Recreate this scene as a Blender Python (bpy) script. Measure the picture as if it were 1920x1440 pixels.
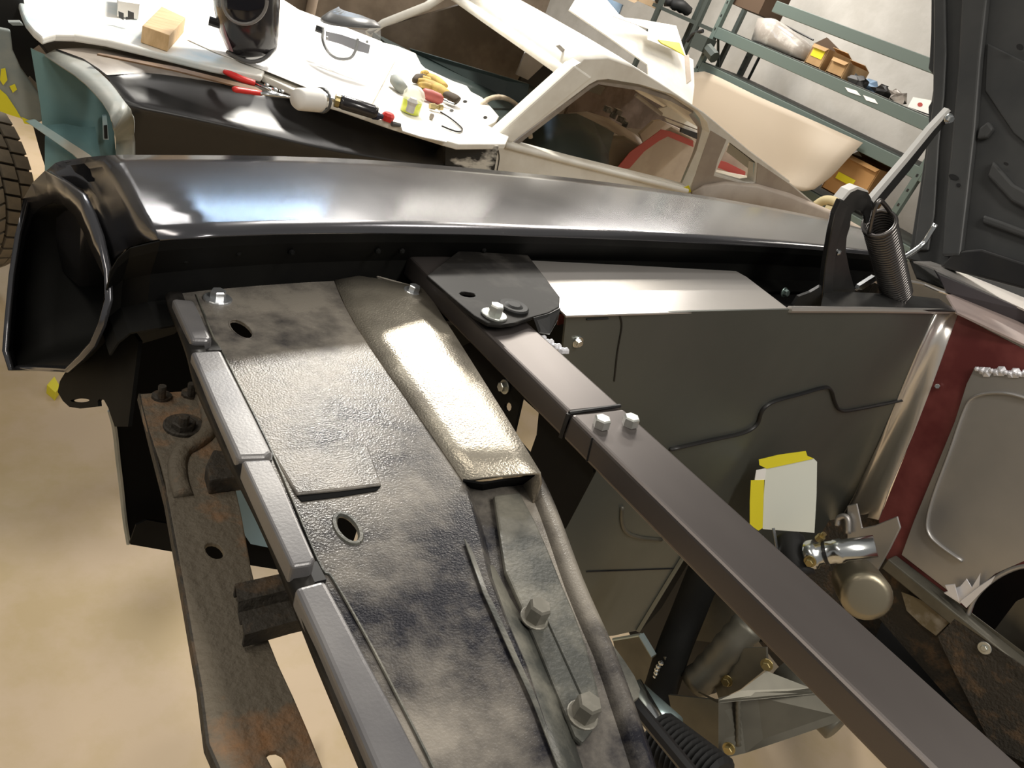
import bpy, bmesh, math, random
from mathutils import Vector as V, Matrix
from mathutils.geometry import tessellate_polygon
random.seed(7)
for o in list(bpy.data.objects): bpy.data.objects.remove(o)
SC = bpy.context.scene
COL = SC.collection

# ------------------------------------------------------------------ camera
CX, CY = 960.0, 720.0
VX, VY = (2885.0, 575.0), (-174.0, -440.0)          # vanishing points of the near car's length and width
FPX = math.sqrt(-((VX[0]-CX)*(VY[0]-CX) + (VX[1]-CY)*(VY[1]-CY)))
_rx = V((VX[0]-CX, VX[1]-CY, FPX)).normalized()
_ry = V((VY[0]-CX, VY[1]-CY, FPX)).normalized()
_rz = _rx.cross(_ry)
RC = Matrix((( _rx[0], _ry[0], _rz[0]), (_rx[1], _ry[1], _rz[1]), (_rx[2], _ry[2], _rz[2])))   # near-car frame -> lens frame
HC, HW = 1.27, 1.53
T = Matrix.Rotation(math.radians(-4.5), 3, V((.77, .61, 0)).normalized())    # the near car leans on its stands
RW = RC @ T.transposed()
CC, CW = V((0, 0, HC)), V((0, 0, HW))
cam = bpy.data.cameras.new('camera'); cam.sensor_width = 36; cam.lens = FPX/1920*36
cam.clip_start = .02
co = bpy.data.objects.new('camera', cam); COL.objects.link(co)
co.matrix_world = Matrix.Translation(CW) @ Matrix((RW[0], -RW[1], -RW[2])).transposed().to_4x4()
SC.camera = co
def _solve(Rm, C, px, py, x, y, z):
    d = Rm.transposed() @ V((px-CX, py-CY, FPX))
    t = (z-C.z)/d.z if z is not None else ((y-C.y)/d.y if y is not None else (x-C.x)/d.x)
    return C + d*t
def P(px, py, x=None, y=None, z=None): return _solve(RC, CC, px, py, x, y, z)     # near-car frame
def Q(px, py, x=None, y=None, z=None): return _solve(RW, CW, px, py, x, y, z)     # room frame
def Ps(l, **k): return [P(a, b, **k) for a, b in l]
def Qs(l, **k): return [Q(a, b, **k) for a, b in l]
def PP(px, py, p0, n):
    d = RC.transposed() @ V((px-CX, py-CY, FPX)); return CC + d*((p0-CC).dot(n)/d.dot(n))
def QP(px, py, p0, n):
    d = RW.transposed() @ V((px-CX, py-CY, FPX)); return CW + d*((p0-CW).dot(n)/d.dot(n))
def w(p): return CW + T @ (V(p)-CC)

# ------------------------------------------------------------------ light
wd = bpy.data.worlds.new('shop'); SC.world = wd; wd.use_nodes = True
bg = wd.node_tree.nodes['Background']
bg.inputs[0].default_value = (.76, .745, .71, 1); bg.inputs[1].default_value = .28
def area(name, loc, target, sx, sy, power, col):
    l = bpy.data.lights.new(name, 'AREA'); l.shape = 'RECTANGLE'; l.size = sx; l.size_y = sy; l.energy = power; l.color = col
    o = bpy.data.objects.new(name, l); COL.objects.link(o); o.location = loc
    d = V(target)-V(loc); o.rotation_euler = d.to_track_quat('-Z', 'Y').to_euler(); return o
SC.view_settings.view_transform = 'Standard'; SC.view_settings.look = 'None'
SC.view_settings.exposure = 0.0; SC.view_settings.gamma = 1.0; SC.view_settings.use_curve_mapping = False
area('lamp_over_white_car', (3.55, 4.3, 3.2), (3.55, 4.3, 0), .55, 1.7, 95, (1, .93, .82))
area('lamp_behind_cars', (2.0, 4.75, 3.2), (2.0, 4.75, 0), .35, .35, 22, (1, .95, .90))
area('lamp_between_cars', (2.0, 2.3, 3.2), (2.0, 2.3, 0), .4, .3, 10, (1, .95, .90))
area('far_lamp_cool', (2.35, 7.4, 3.2), (2.35, 7.4, 0), 1.5, .11, 60, (.55, .76, 1))
area('far_lamp_left', (.1, 6.5, 3.2), (.1, 6.5, 0), 1.3, .14, 60, (1, .97, .92))
area('far_lamp_warm', (4.8, 7.8, 3.2), (4.8, 7.8, 0), 1.2, .12, 30, (1, .94, .84))
area('front_fill', (-1.1, .9, 3.2), (-1.1, .9, 0), .3, 2.4, 27, (1, .92, .80))  # fill lamp added to brighten the floor at the front
area('near_lamp', (.9, -1.0, 3.2), (.9, -1.0, 0), .3, 2.0, 52, (1, .95, .87))
area('rear_fill', (5.1, 5.0, 3.0), (5.1, 5.0, 0), 1.6, .4, 98, (1, .95, .88))  # fill lamp added to brighten the rear wall, shelves and flange
area('rear_lamp_near', (4.9, 1.6, 3.2), (4.9, 1.6, 0), .3, 1.6, 40, (1, .93, .84))
wl = bpy.data.lights.new('work_lamp', 'SPOT'); wl.energy = 215; wl.spot_size = math.radians(96); wl.spot_blend = .35; wl.shadow_soft_size = .12; wl.color = (1, .95, .86)
wo = bpy.data.objects.new('work_lamp', wl); COL.objects.link(wo); wo.location = (1.5, 3.3, 2.5)
wo.rotation_euler = (V((1.05, 2.45, .95))-wo.location).to_track_quat('-Z', 'Y').to_euler()

# ------------------------------------------------------------------ materials
MATS = {}
def mat(name, col, rough=.5, metal=0, col2=None, nscale=6, lo=.4, hi=.6, bump=0, bscale=80, spec=.5, rough2=None, alpha=1, trans=0, coat=0, emit=None, detail=4, stretch=None, ior=1.45):
    if name in MATS: return MATS[name]
    m = bpy.data.materials.new(name); m.use_nodes = True; nt = m.node_tree; N = nt.nodes; L = nt.links
    b = N['Principled BSDF']
    b.inputs['Base Color'].default_value = (*col, 1); b.inputs['Roughness'].default_value = rough; b.inputs['Metallic'].default_value = metal
    b.inputs['Specular IOR Level'].default_value = spec; b.inputs['IOR'].default_value = ior
    b.inputs['Coat Weight'].default_value = coat; b.inputs['Coat Roughness'].default_value = .12
    b.inputs['Transmission Weight'].default_value = trans; b.inputs['Alpha'].default_value = alpha
    tc = N.new('ShaderNodeTexCoord'); src = tc.outputs['Object']
    if stretch:
        mp = N.new('ShaderNodeMapping'); mp.inputs['Scale'].default_value = stretch; L.new(src, mp.inputs[0]); src = mp.outputs[0]
    if col2:
        n = N.new('ShaderNodeTexNoise'); n.inputs['Scale'].default_value = nscale; n.inputs['Detail'].default_value = detail; n.inputs['Roughness'].default_value = .62
        L.new(src, n.inputs['Vector'])
        r = N.new('ShaderNodeValToRGB'); r.color_ramp.elements[0].position = lo; r.color_ramp.elements[1].position = hi
        r.color_ramp.elements[0].color = (*col, 1); r.color_ramp.elements[1].color = (*col2, 1)
        L.new(n.outputs['Fac'], r.inputs[0]); L.new(r.outputs[0], b.inputs['Base Color'])
        if rough2 is not None:
            mr = N.new('ShaderNodeMapRange'); mr.inputs[1].default_value = lo; mr.inputs[2].default_value = hi; mr.inputs[3].default_value = rough; mr.inputs[4].default_value = rough2
            L.new(n.outputs['Fac'], mr.inputs[0]); L.new(mr.outputs[0], b.inputs['Roughness'])
    if bump:
        n2 = N.new('ShaderNodeTexNoise'); n2.inputs['Scale'].default_value = bscale; n2.inputs['Detail'].default_value = 3
        L.new(src, n2.inputs['Vector'])
        bp = N.new('ShaderNodeBump'); bp.inputs['Strength'].default_value = bump; bp.inputs['Distance'].default_value = .004
        L.new(n2.outputs['Fac'], bp.inputs['Height']); L.new(bp.outputs[0], b.inputs['Normal'])
    if emit:
        b.inputs['Emission Color'].default_value = (*emit[:3], 1); b.inputs['Emission Strength'].default_value = emit[3]
    MATS[name] = m; return m
FENDER = mat('primer_black_fender', (.125, .125, .137), .15, .8, (.16, .156, .16), 2, .35, .7, rough2=.21)
BLACK = mat('satin_black_paint', (.010, .010, .011), .42, 0, (.018, .017, .016), 5)
DARKIN = mat('inner_black', (.006, .006, .006), .6, 0, (.010, .010, .009), 6, spec=.12)
PLATEB = mat('worn_black_plate', (.014, .013, .012), .5, 0, (.05, .046, .042), 14, .5, .72, spec=.12)
DEFL = mat('dusty_black_enamel', (.016, .016, .021), .20, 0, (.26, .235, .20), 7.5, .38, .60, bump=.16, bscale=520, rough2=.29, spec=.28, detail=10)
DEFL2 = mat('dusty_black_enamel_pads', (.11, .108, .115), .28, .25, (.24, .23, .225), 4, .35, .65, bump=.03, bscale=420, spec=.9, rough2=.36)
DEFL3 = mat('dust_glare_enamel', (.38, .34, .28), .30, .7, (.66, .60, .49), 12, .35, .65, bump=.22, bscale=420, spec=1.0, detail=8)  # dust tone raised to put lamp glare into the colour
STRIP = mat('dusty_strap_steel', (.06, .062, .055), .42, 0, (.21, .20, .165), 13, .40, .62, bump=.15, bscale=300, spec=.5, detail=8)
RUST = mat('rusty_steel', (.16, .135, .10), .7, .1, (.30, .16, .075), 16, .52, .68, bump=.7, bscale=150, detail=10)
RUST2 = mat('rusty_steel_dark', (.05, .043, .034), .7, .1, (.13, .085, .05), 24, .5, .66, bump=.7, bscale=150, detail=9)
TUBE = mat('mill_scale_steel', (.125, .11, .105), .36, .75, (.18, .16, .15), 2.5, .35, .7, spec=.6, stretch=(1, .35, 1), rough2=.5)
APRON = mat('bare_steel_sheet', (.148, .158, .142), .44, .75, (.20, .21, .19), 1.6, .35, .7, rough2=.36)
FLANGE = mat('bright_steel_flange', (.74, .70, .66), .30, .8, (.84, .80, .76), 3, .3, .7)
SILVER = mat('galvanised_firewall', (.40, .39, .38), .42, .75, (.52, .50, .48), 3, .3, .7)
REDPR = mat('red_oxide', (.12, .022, .022), .5, 0, (.20, .05, .045), 6)
CHROME = mat('zinc_plated', (.72, .74, .74), .2, 1)
ZINC = mat('dull_zinc_bolt', (.52, .54, .50), .38, .8, (.62, .63, .60), 30)
ZINCB = mat('bright_zinc_bolt', (.78, .80, .82), .32, .85)
BOLTD = mat('dusty_bolt', (.20, .19, .16), .5, .4, (.30, .28, .24), 40)
BRASS = mat('yellow_zinc', (.42, .34, .16), .35, .9)
RUBBER = mat('black_rubber', (.012, .012, .012), .6)
GREENM = mat('raw_frame_steel', (.11, .105, .085), .46, .6, (.17, .16, .13), 5)
HOODM = mat('underhood_charcoal', (.044, .046, .047), .46, 0, (.072, .072, .07), 4, .35, .7, spec=.5)
EDGE = mat('bright_edge', (.80, .79, .76), .4, .3)  # pale strip colour for the upper edges of hinge hook and link
HINGE = mat('phosphate_steel', (.075, .075, .075), .32, .8, (.10, .10, .098), 8)
SPRING = mat('spring_steel', (.16, .15, .145), .3, .9)
CARD = mat('pale_card', (.74, .76, .68), .7)
TAPE = mat('yellow_tape', (.80, .70, .03), .5)
WHITE = mat('white_paint', (.88, .85, .77), .45, 0, (.70, .65, .56), 5, .45, .8)
PAPER = mat('white_paper', (.88, .86, .82), .7)
BLUE = mat('pale_blue_paint', (.36, .52, .56), .3, 0, (.66, .66, .62), 4, .45, .62)
HOODB = mat('glare_blue_paint', (.50, .66, .72), .35, 0, (.86, .84, .78), 3.2, .30, .52, detail=5)  # white mottling increased to put strong light into the colour
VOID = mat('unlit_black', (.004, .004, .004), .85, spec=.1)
CYAN = mat('turquoise_paint', (.15, .27, .28), .3, 0, (.18, .30, .30), 5, spec=.6)
BLUEP = mat('steel_blue_panel', (.20, .32, .40), .45)
RIMG = mat('grey_rim_primer', (.42, .42, .38), .45, 0, (.34, .36, .33), 10)
BFEND = mat('semi_gloss_black', (.016, .015, .015), .38, 0, (.028, .025, .023), 4, spec=1.0, rough2=.42)
TAN = mat('primer_dust', (.26, .225, .195), .4, 0, (.36, .315, .27), 8)
TANPAPER = mat('masking_paper', (.35, .29, .22), .65)
GREYP = mat('chalky_primer', (.30, .31, .28), .6, 0, (.24, .27, .26), 12)
CONC = mat('polished_concrete', (.60, .465, .315), .55, 0, (.53, .405, .225), 4.5, .42, .62, detail=9, rough2=.5, bump=.1, bscale=30)
WALLM = mat('painted_block_wall', (.47, .45, .415), .7, 0, (.41, .39, .355), 3, bump=.3, bscale=30)
RACK = mat('grey_green_rack', (.10, .13, .115), .5)
RACKD = mat('dark_green_rack', (.04, .048, .042), .55)
BOXC = mat('brown_cardboard', (.42, .26, .12), .8, 0, (.36, .22, .10), 8)
BOXD = mat('dark_cardboard', (.08, .05, .03), .85)
PLASTIC = mat('clear_film', (.62, .60, .58), .12, 0, alpha=.45)
WOOD = mat('pine_block', (.72, .50, .27), .6, 0, (.60, .40, .20), 14, stretch=(1, 8, 1))
RED = mat('red_rubber_grip', (.72, .035, .03), .4)
REDO = mat('red_oxide_light', (.42, .07, .06), .6)
BEIGE = mat('beige_primer', (.46, .39, .32), .6, 0, (.40, .33, .27), 6)
DKGREEN = mat('dark_green_trim', (.022, .034, .032), .45)
BROWNIN = mat('dusty_interior', (.13, .105, .08), .7, 0, (.20, .165, .13), 4)
TYRE = mat('dusty_tyre', (.26, .22, .165), .8, 0, (.20, .17, .13), 10)
TYRED = mat('tyre_groove', (.05, .042, .034), .85)
GLOVE = mat('yellow_leather', (.50, .34, .09), .75, 0, (.36, .24, .07), 15)
GLOVED = mat('dark_leather', (.05, .035, .02), .8)
VISOR = mat('clear_visor', (.80, .83, .84), .04, 0, alpha=.24, spec=.9)
GREYPL = mat('grey_plastic', (.10, .10, .10), .35)
HELM = mat('gloss_dark_plastic', (.028, .026, .028), .18, 0, spec=.7)
PINK = mat('dusky_pink_panel', (.34, .20, .21), .4)
YGREEN = mat('yellow_liquid', (.75, .82, .12), .3)
PINKRED = mat('faded_red_handle', (.42, .10, .085), .5)
CREAM = mat('ivory_wheel_rim', (.55, .46, .34), .4, 0, (.70, .60, .48), 20)
LILAC = mat('pale_mark_paint', (.45, .30, .32), .6)
BLUEY = mat('blue_print', (.25, .36, .50), .6)
LIME = mat('lime_print', (.40, .55, .25), .6)
FOIL = mat('torn_foil', (.82, .82, .86), .35, .35)
ROPE = mat('orange_print', (.50, .16, .08), .6)

# ------------------------------------------------------------------ mesh builders: each returns (verts, faces)
def join(*ms):
    v, f = [], []
    for a, b in ms:
        o = len(v); v += list(a); f += [tuple(i+o for i in q) for q in b]
    return v, f
def nrm(pts):
    n = V((0, 0, 0))
    for i in range(len(pts)):
        a, b = pts[i], pts[(i+1) % len(pts)]
        n += V(((a.y-b.y)*(a.z+b.z), (a.z-b.z)*(a.x+b.x), (a.x-b.x)*(a.y+b.y)))
    return n.normalized()
def prism(pts, d):
    pts = [V(p) for p in pts]; n = len(pts)
    if isinstance(d, (int, float)): d = nrm(pts)*d
    d = V(d)
    if nrm(pts).dot(d) > 0: pts = pts[::-1]          # face 0 looks away from d
    v = pts+[p+d for p in pts]
    f = [tuple(range(n)), tuple(range(2*n-1, n-1, -1))]+[((i+1) % n, i, i+n, (i+1) % n+n) for i in range(n)]
    return v, f
def plate(outer, holes, d):
    outer = [V(p) for p in outer]; d = V(d)
    if nrm(outer).dot(d) > 0: outer = outer[::-1]
    holes = [[V(p) for p in h] for h in holes]
    loops = [outer]+holes; flat = [p for l in loops for p in l]; n = len(flat)
    n0 = nrm(outer); f = []
    for t in tessellate_polygon(loops):
        a, b, c = (flat[i] for i in t)
        t = tuple(t) if (b-a).cross(c-a).dot(n0) > 0 else tuple(t)[::-1]
        f += [t, tuple(i+n for i in t[::-1])]
    o = 0
    for l in loops:
        k = len(l)
        for i in range(k):
            f.append((o+i, o+(i+1) % k, o+(i+1) % k+n, o+i+n))
        o += k
    return flat+[p+d for p in flat], f
def loft(rows, closed=False):
    v, f = [], []; m = len(rows[0])
    for r in rows: v += [V(p) for p in r]
    for i in range(len(rows)-1):
        for j in range(m-(0 if closed else 1)):
            k = (j+1) % m
            f.append((i*m+j, i*m+k, (i+1)*m+k, (i+1)*m+j))
    return v, f
def cat(pts, n=6):
    pts = [V(p) for p in pts]; out = []
    q = [2*pts[0]-pts[1]]+pts+[2*pts[-1]-pts[-2]]
    for i in range(1, len(q)-2):
        for k in range(n):
            t = k/n; a, b, c, d = q[i-1], q[i], q[i+1], q[i+2]
            out.append(.5*((2*b)+(c-a)*t+(2*a-5*b+4*c-d)*t*t+(3*b-a-3*c+d)*t**3))
    return out+[pts[-1]]
def cpx(pts, n=5): return [(p.x, p.y) for p in cat([(a, b, 0) for a, b in pts], n)]
def resample(pts, n):
    pts = [V(p) for p in pts]; L = [0]
    for a, b in zip(pts, pts[1:]): L.append(L[-1]+(b-a).length)
    out = []
    for k in range(n):
        s = L[-1]*k/(n-1); i = 0
        while i < len(L)-2 and L[i+1] < s: i += 1
        t = (s-L[i])/max(1e-9, L[i+1]-L[i]); out.append(pts[i].lerp(pts[i+1], t))
    return out
def tube(path, r, n=8, cap=True, flat=1.0):
    path = [V(p) for p in path]; rs = r if isinstance(r, (list, tuple)) else [r]*len(path)
    rows = []; u = None
    for i, p in enumerate(path):
        t = (path[min(i+1, len(path)-1)]-path[max(i-1, 0)]).normalized()
        if u is None:
            u = t.cross(V((0, 0, 1)))
            if u.length < .1: u = t.cross(V((1, 0, 0)))
        u = (u-t*u.dot(t)).normalized(); b = t.cross(u)
        rows.append([p+(u*math.cos(a)+b*math.sin(a)*flat)*rs[i] for a in [2*math.pi*k/n for k in range(n)]])
    v, f = loft(rows, True)
    if cap:
        m = len(v); f += [tuple(range(n))[::-1], tuple(range(m-n, m))]
    return v, f
def lathe(p0, ax, prof, n=16, cap=True):
    p0, ax = V(p0), V(ax).normalized()
    u = ax.cross(V((0, 0, 1)))
    if u.length < .1: u = ax.cross(V((1, 0, 0)))
    u.normalize(); b = ax.cross(u)
    rows = [[p0+ax*t+(u*math.cos(a)+b*math.sin(a))*r for a in [2*math.pi*(k+.5)/n for k in range(n)]] for t, r in prof]
    v, f = loft(rows, True)
    if cap:
        m = len(v); f += [tuple(range(n))[::-1], tuple(range(m-n, m))]
    return v, f
def box(c, sx, sy, sz, rz=0, ax=None):
    c = V(c); X, Y, Z = ax if ax else (V((math.cos(rz), math.sin(rz), 0)), V((-math.sin(rz), math.cos(rz), 0)), V((0, 0, 1)))
    pts = [c-X*sx/2-Y*sy/2+Z*sz/2, c+X*sx/2-Y*sy/2+Z*sz/2, c+X*sx/2+Y*sy/2+Z*sz/2, c-X*sx/2+Y*sy/2+Z*sz/2]
    return prism(pts, -Z*sz)
def bolt(p, ax, r=.008, h=.007, wr=.013, wh=.002):
    p, ax = V(p), V(ax).normalized(); parts = []
    if wr: parts.append(lathe(p, ax, [(0, wr), (wh*.7, wr), (wh, wr*.93)], 18))
    parts.append(lathe(p+ax*wh, ax, [(0, r), (h*.85, r), (h, r*.86)], 6))
    return join(*parts)
def ell(cx, cy, a, b, rot=0, n=14):
    r = math.radians(rot)
    return [(cx+a*math.cos(t)*math.cos(r)-b*math.sin(t)*math.sin(r), cy+a*math.cos(t)*math.sin(r)+b*math.sin(t)*math.cos(r)) for t in [2*math.pi*k/n for k in range(n)]]

BASE = {}
def thing(name, label, cat_, loc, group=None, kind=None):
    o = bpy.data.objects.new(name, None); COL.objects.link(o); o.empty_display_size = .05
    o.location = loc; o['label'] = label; o['category'] = cat_
    if group: o['group'] = group
    BASE[o.name] = V(loc); return o
def mk(name, m, material, parent=None, car=False, smooth=False, bevel=0, solid=0, sub=0, label=None, category=None, group=None, kind=None, seg=2):
    vs, fs = m
    vs = [w(p) if car else V(p) for p in vs]
    if parent is None:
        lo = V((min(p.x for p in vs), min(p.y for p in vs), min(p.z for p in vs))); hi = V((max(p.x for p in vs), max(p.y for p in vs), max(p.z for p in vs)))
        base = V(((lo.x+hi.x)/2, (lo.y+hi.y)/2, lo.z))
    else: base = BASE[parent.name]
    me = bpy.data.meshes.new(name); me.from_pydata([p-base for p in vs], [], fs)
    b = bmesh.new(); b.from_mesh(me); bmesh.ops.recalc_face_normals(b, faces=b.faces); b.to_mesh(me); b.free()
    me.materials.append(material)
    if smooth: me.polygons.foreach_set('use_smooth', [True]*len(me.polygons))
    o = bpy.data.objects.new(name, me); COL.objects.link(o); BASE[o.name] = base
    if parent is None: o.location = base
    else: o.parent = parent
    if solid:
        s = o.modifiers.new('thickness', 'SOLIDIFY'); s.thickness = solid; s.offset = 0
    if bevel:
        s = o.modifiers.new('bevel', 'BEVEL'); s.width = bevel; s.segments = seg; s.limit_method = 'ANGLE'; s.angle_limit = math.radians(35)
    if sub:
        s = o.modifiers.new('smooth', 'SUBSURF'); s.levels = sub; s.render_levels = sub
    for k, val in (('label', label), ('category', category), ('group', group), ('kind', kind)):
        if val: o[k] = val
    return o

# ------------------------------------------------------------------ the room
mk('floor', box((2, 3, -.05), 16, 16, .1), CONC, kind='structure')
mk('wall_rear', box((6.75, 3, 1.7), .1, 16, 3.4), WALLM, kind='structure')
mk('wall_far', box((2, 10.5, 1.7), 16, .1, 3.4), WALLM, kind='structure')

# ------------------------------------------------------------------ near car
A = thing('car', 'dark half-assembled car in front with empty engine bay and open hood', 'car', (1.0, .3, 0))
def part(name, m, material, **k):
    k.setdefault('parent', A); return mk(name, m, material, car=True, **k)

# fender ------------------------------------------------------------
ZE = .945
inner_px = [(300, 450), (400, 443), (550, 438), (700, 437), (900, 440), (1100, 446), (1300, 455), (1450, 463), (1560, 471), (1690, 484)]
outer_px = [(230, 292), (330, 292.5), (500, 294), (690, 301), (900, 318), (1100, 338), (1300, 365), (1450, 391), (1560, 414), (1680, 447)]
I = resample(cat(Ps(inner_px, z=ZE)), 26)
O = resample(cat(Ps(outer_px, z=.934)), 26)
def crown(a, b, n=9, h=.018):
    return [a.lerp(b, k/(n-1))+V((0, 0, h*math.sin(math.pi*(k/(n-1))**1.0)**.9)) for k in range(n)]
# nose rows, outer end to inner end: front lip, ridge, fold, then the long top
nose = [
 (Ps([(88, 322), (112, 340), (150, 350), (166, 372), (186, 424), (214, 486)], z=.872)),
 (Ps([(105, 307), (138, 323), (168, 343), (182, 362), (207, 420), (235, 468)], z=.884)),
 (Ps([(118, 303), (150, 318), (180, 340), (196, 366), (220, 420), (246, 462)], z=.892)),
 (Ps([(165, 296), (190, 310), (212, 340), (230, 378), (250, 420), (275, 454)], z=.922)),
 (Ps([(200, 293), (222, 314), (240, 345), (255, 385), (272, 418), (296, 450)], z=.941)),
]
rows = [resample(cat(r), 9)[::-1] for r in nose]
for k in range(26):
    rows.append(crown(I[k], O[k], 9, .003))
outer_skin = []
full = []
for i, r in enumerate(rows):
    o = r[-1]; t = min(1, i/6)
    full.append(r+[o+V((0, .014, -.010)), o+V((0, .030, -.035)), o+V((0, .040, -.09)), V((o.x-.012*(i == 0), max(1.1, o.y+.045), .72))])
fender = part('fender', loft(full), FENDER, smooth=True, solid=.0025, label='satin black front fender top')
fl_top = [P(206, 508, y=.79), P(222, 482, y=.785), P(245, 463, y=.78)]+I
fl_top = [p+V((0, .001, -.0015)) for p in fl_top]
fl = [fl_top, [p+V((0, .004, -.012)) for p in fl_top], [V((p.x, p.y+.03, p.z-.05)) for p in fl_top], [V((p.x, p.y+.032, p.z-.085)) for p in fl_top], [V((p.x, p.y-.02, p.z-.088)) for p in fl_top]]
mk('inner_flange', loft(fl), DARKIN, fender, car=True, smooth=False, solid=.002, label='dark inner flange under the fender edge')
for px, py in ((345, 487), (445, 473), (545, 472), (707, 470), (752, 470), (905, 468)):
    p = P(px, py, y=P(px, 440, z=ZE).y+.018); mk('flange_stud', lathe(p, (0, -1, .15), [(0, .004), (.004, .004), (.006, .002)], 8), DARKIN, fender, car=True)
p0 = P(206, 500, z=.866); p1 = P(100, 330, z=.870); p2 = P(22, 620, y=1.10)
nf = (p1-p0).cross(p2-p0).normalized()
open_px = [(58, 402), (75, 387), (97, 379), (120, 384), (140, 402), (156, 432), (172, 468), (198, 522), (198, 560), (186, 605), (171, 640), (150, 664), (125, 689), (75, 687), (26, 687), (18, 655), (22, 600), (30, 520), (42, 450)]
rim_px = [(52, 372), (68, 345), (92, 322), (130, 345), (158, 366), (174, 400), (190, 444), (204, 508), (206, 562), (193, 610), (176, 648), (155, 672), (128, 697), (75, 694), (22, 694), (12, 658), (16, 600), (24, 515), (36, 440)]
A1 = [PP(a, b, p0, nf) for a, b in open_px]
A0 = [PP(a, b, p0-V((.012, 0, 0)), nf) for a, b in rim_px]
cen = sum(A1, V((0, 0, 0)))/len(A1)+V((.13, .03, 0))
back = [(p+V((.13, .03, 0))).lerp(cen, .22) for p in A1]
mk('headlight_rim', loft([[p+V((.003, 0, 0)) for p in A0], A0, [p+V((-.004, 0, 0)) for p in A0], A1, [p+V((.008, .002, 0)) for p in A1]], True), FENDER, fender, car=True, smooth=True, solid=.002)
mk('headlight_bucket', loft([[p+V((.004, 0, 0)) for p in A1], [(p+V((.05, .012, 0))).lerp(cen-V((.08, .018, 0)), .10) for p in A1], back, [p.lerp(cen, .8) for p in back]], True), DARKIN, fender, car=True, smooth=True, solid=.002, label='open black headlight bucket')
lug_px = [(150, 664), (132, 682), (112, 715), (108, 735), (118, 752), (130, 763), (150, 766), (184, 762), (183, 752), (186, 748), (195, 750), (203, 765), (215, 800), (240, 800), (260, 640), (205, 560), (190, 605), (172, 642)]
mk('valance_lug', plate([PP(a, b, p0+V((.02, 0, 0)), nf) for a, b in lug_px], [[PP(a, b, p0+V((.02, 0, 0)), nf) for a, b in ell(150, 751, 18, 3.6, -2)]], V((.004, 0, 0))), DARKIN, fender, car=True)
low_px = [(196, 700), (205, 760), (214, 800), (220, 850), (226, 905), (233, 970), (240, 1020), (320, 1034), (420, 1052), (520, 1068), (640, 1085), (700, 900), (640, 560), (330, 520), (220, 540)]
mk('fender_side', plate(Ps(low_px, y=1.09), [], V((0, .004, 0))), VOID, fender, car=True)  # near-black colour carries the shade inside the fender
mk('side_hem', tube(cat(Ps([(206, 770), (215, 805), (221, 860), (227, 910), (234, 975), (241, 1019)], y=1.088), 3), .004, 6), RIMG, fender, car=True)
mk('splash_shield', plate(Ps([(405, 870), (560, 870), (620, 1036), (520, 1030), (470, 1020), (430, 960)], y=1.06), [], V((0, .004, 0))), BLUEP, fender, car=True, label='blue-grey splash shield')
mk('floor_catch', plate(Ps([(255, 985), (275, 975), (330, 985), (330, 1034), (243, 1019)], y=1.05), [], V((0, .004, 0))), DARKIN, fender, car=True)
# inner body rail under the fender edge
part('apron_rail', join(box((1.15, .855, .845), 1.5, .20, .006), box((1.15, .955, .78), 1.5, .006, .2)), BLACK)

# stone deflector ---------------------------------------------------
ZD = .865
main_px = [(322, 545), (400, 541), (470, 536), (540, 520), (585, 511), (622, 512), (640, 560), (662, 602), (700, 660), (760, 745), (820, 832), (868, 903), (885, 945), (897, 1000), (915, 1080), (950, 1170), (985, 1250), (1048, 1440), (1075, 1530), (770, 1530), (700, 1380), (640, 1240), (600, 1150), (560, 1075), (500, 930), (440, 800), (390, 690), (350, 600)]
def Dm(px, py): return P(px, py, z=ZD)
slot1 = ell(452, 617, 26, 13, 36, 16)
slot2 = ell(652, 991, 33, 19, 50, 18)
D = part('stone_deflector', plate([Dm(*p) for p in main_px], [[Dm(*p) for p in slot1], [Dm(*p) for p in slot2]], V((0, 0, -.004))), DEFL, label='black enamel stone deflector dulled by dust')
def dp(name, m, material, **k): return mk(name, m, material, D, car=True, **k)
fold = [(622, 512), (640, 560), (662, 602), (700, 660), (760, 745), (820, 832), (868, 903)]
rear_e = [(790, 541), (812, 568), (832, 600), (858, 640), (905, 715), (958, 800), (1012, 888)]
fr = [resample([Dm(*p) for p in fold], 10), resample([P(a, b, z=.876+.001*k) for k, (a, b) in enumerate(rear_e)], 10)]
fmid = [[a.lerp(b, t)+V((0, 0, .002*math.sin(math.pi*t))) for a, b in zip(*fr)] for t in (0, .25, .5, .75, 1)]
fmid.append([p+V((.006, 0, -.012)) for p in fr[1]]); fmid.append([p+V((.008, 0, -.06)) for p in fr[1]])
dp('bright_facet', loft(fmid), DEFL3, smooth=True, solid=.003, label='dusty sloping facet with lamp glare in its colour')
far_px = [(322, 545), (400, 541), (470, 536), (540, 520), (585, 511), (622, 512), (700, 516), (790, 541)]
fp = [P(a, b, z=.863+(.006 if k == 6 else .012 if k == 7 else 0)) for k, (a, b) in enumerate(far_px)]
dp('far_edge', loft([fp, [p+V((0, .012, -.010)) for p in fp], [p+V((0, .016, -.04)) for p in fp]]), DEFL, solid=.002, smooth=True)
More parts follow.
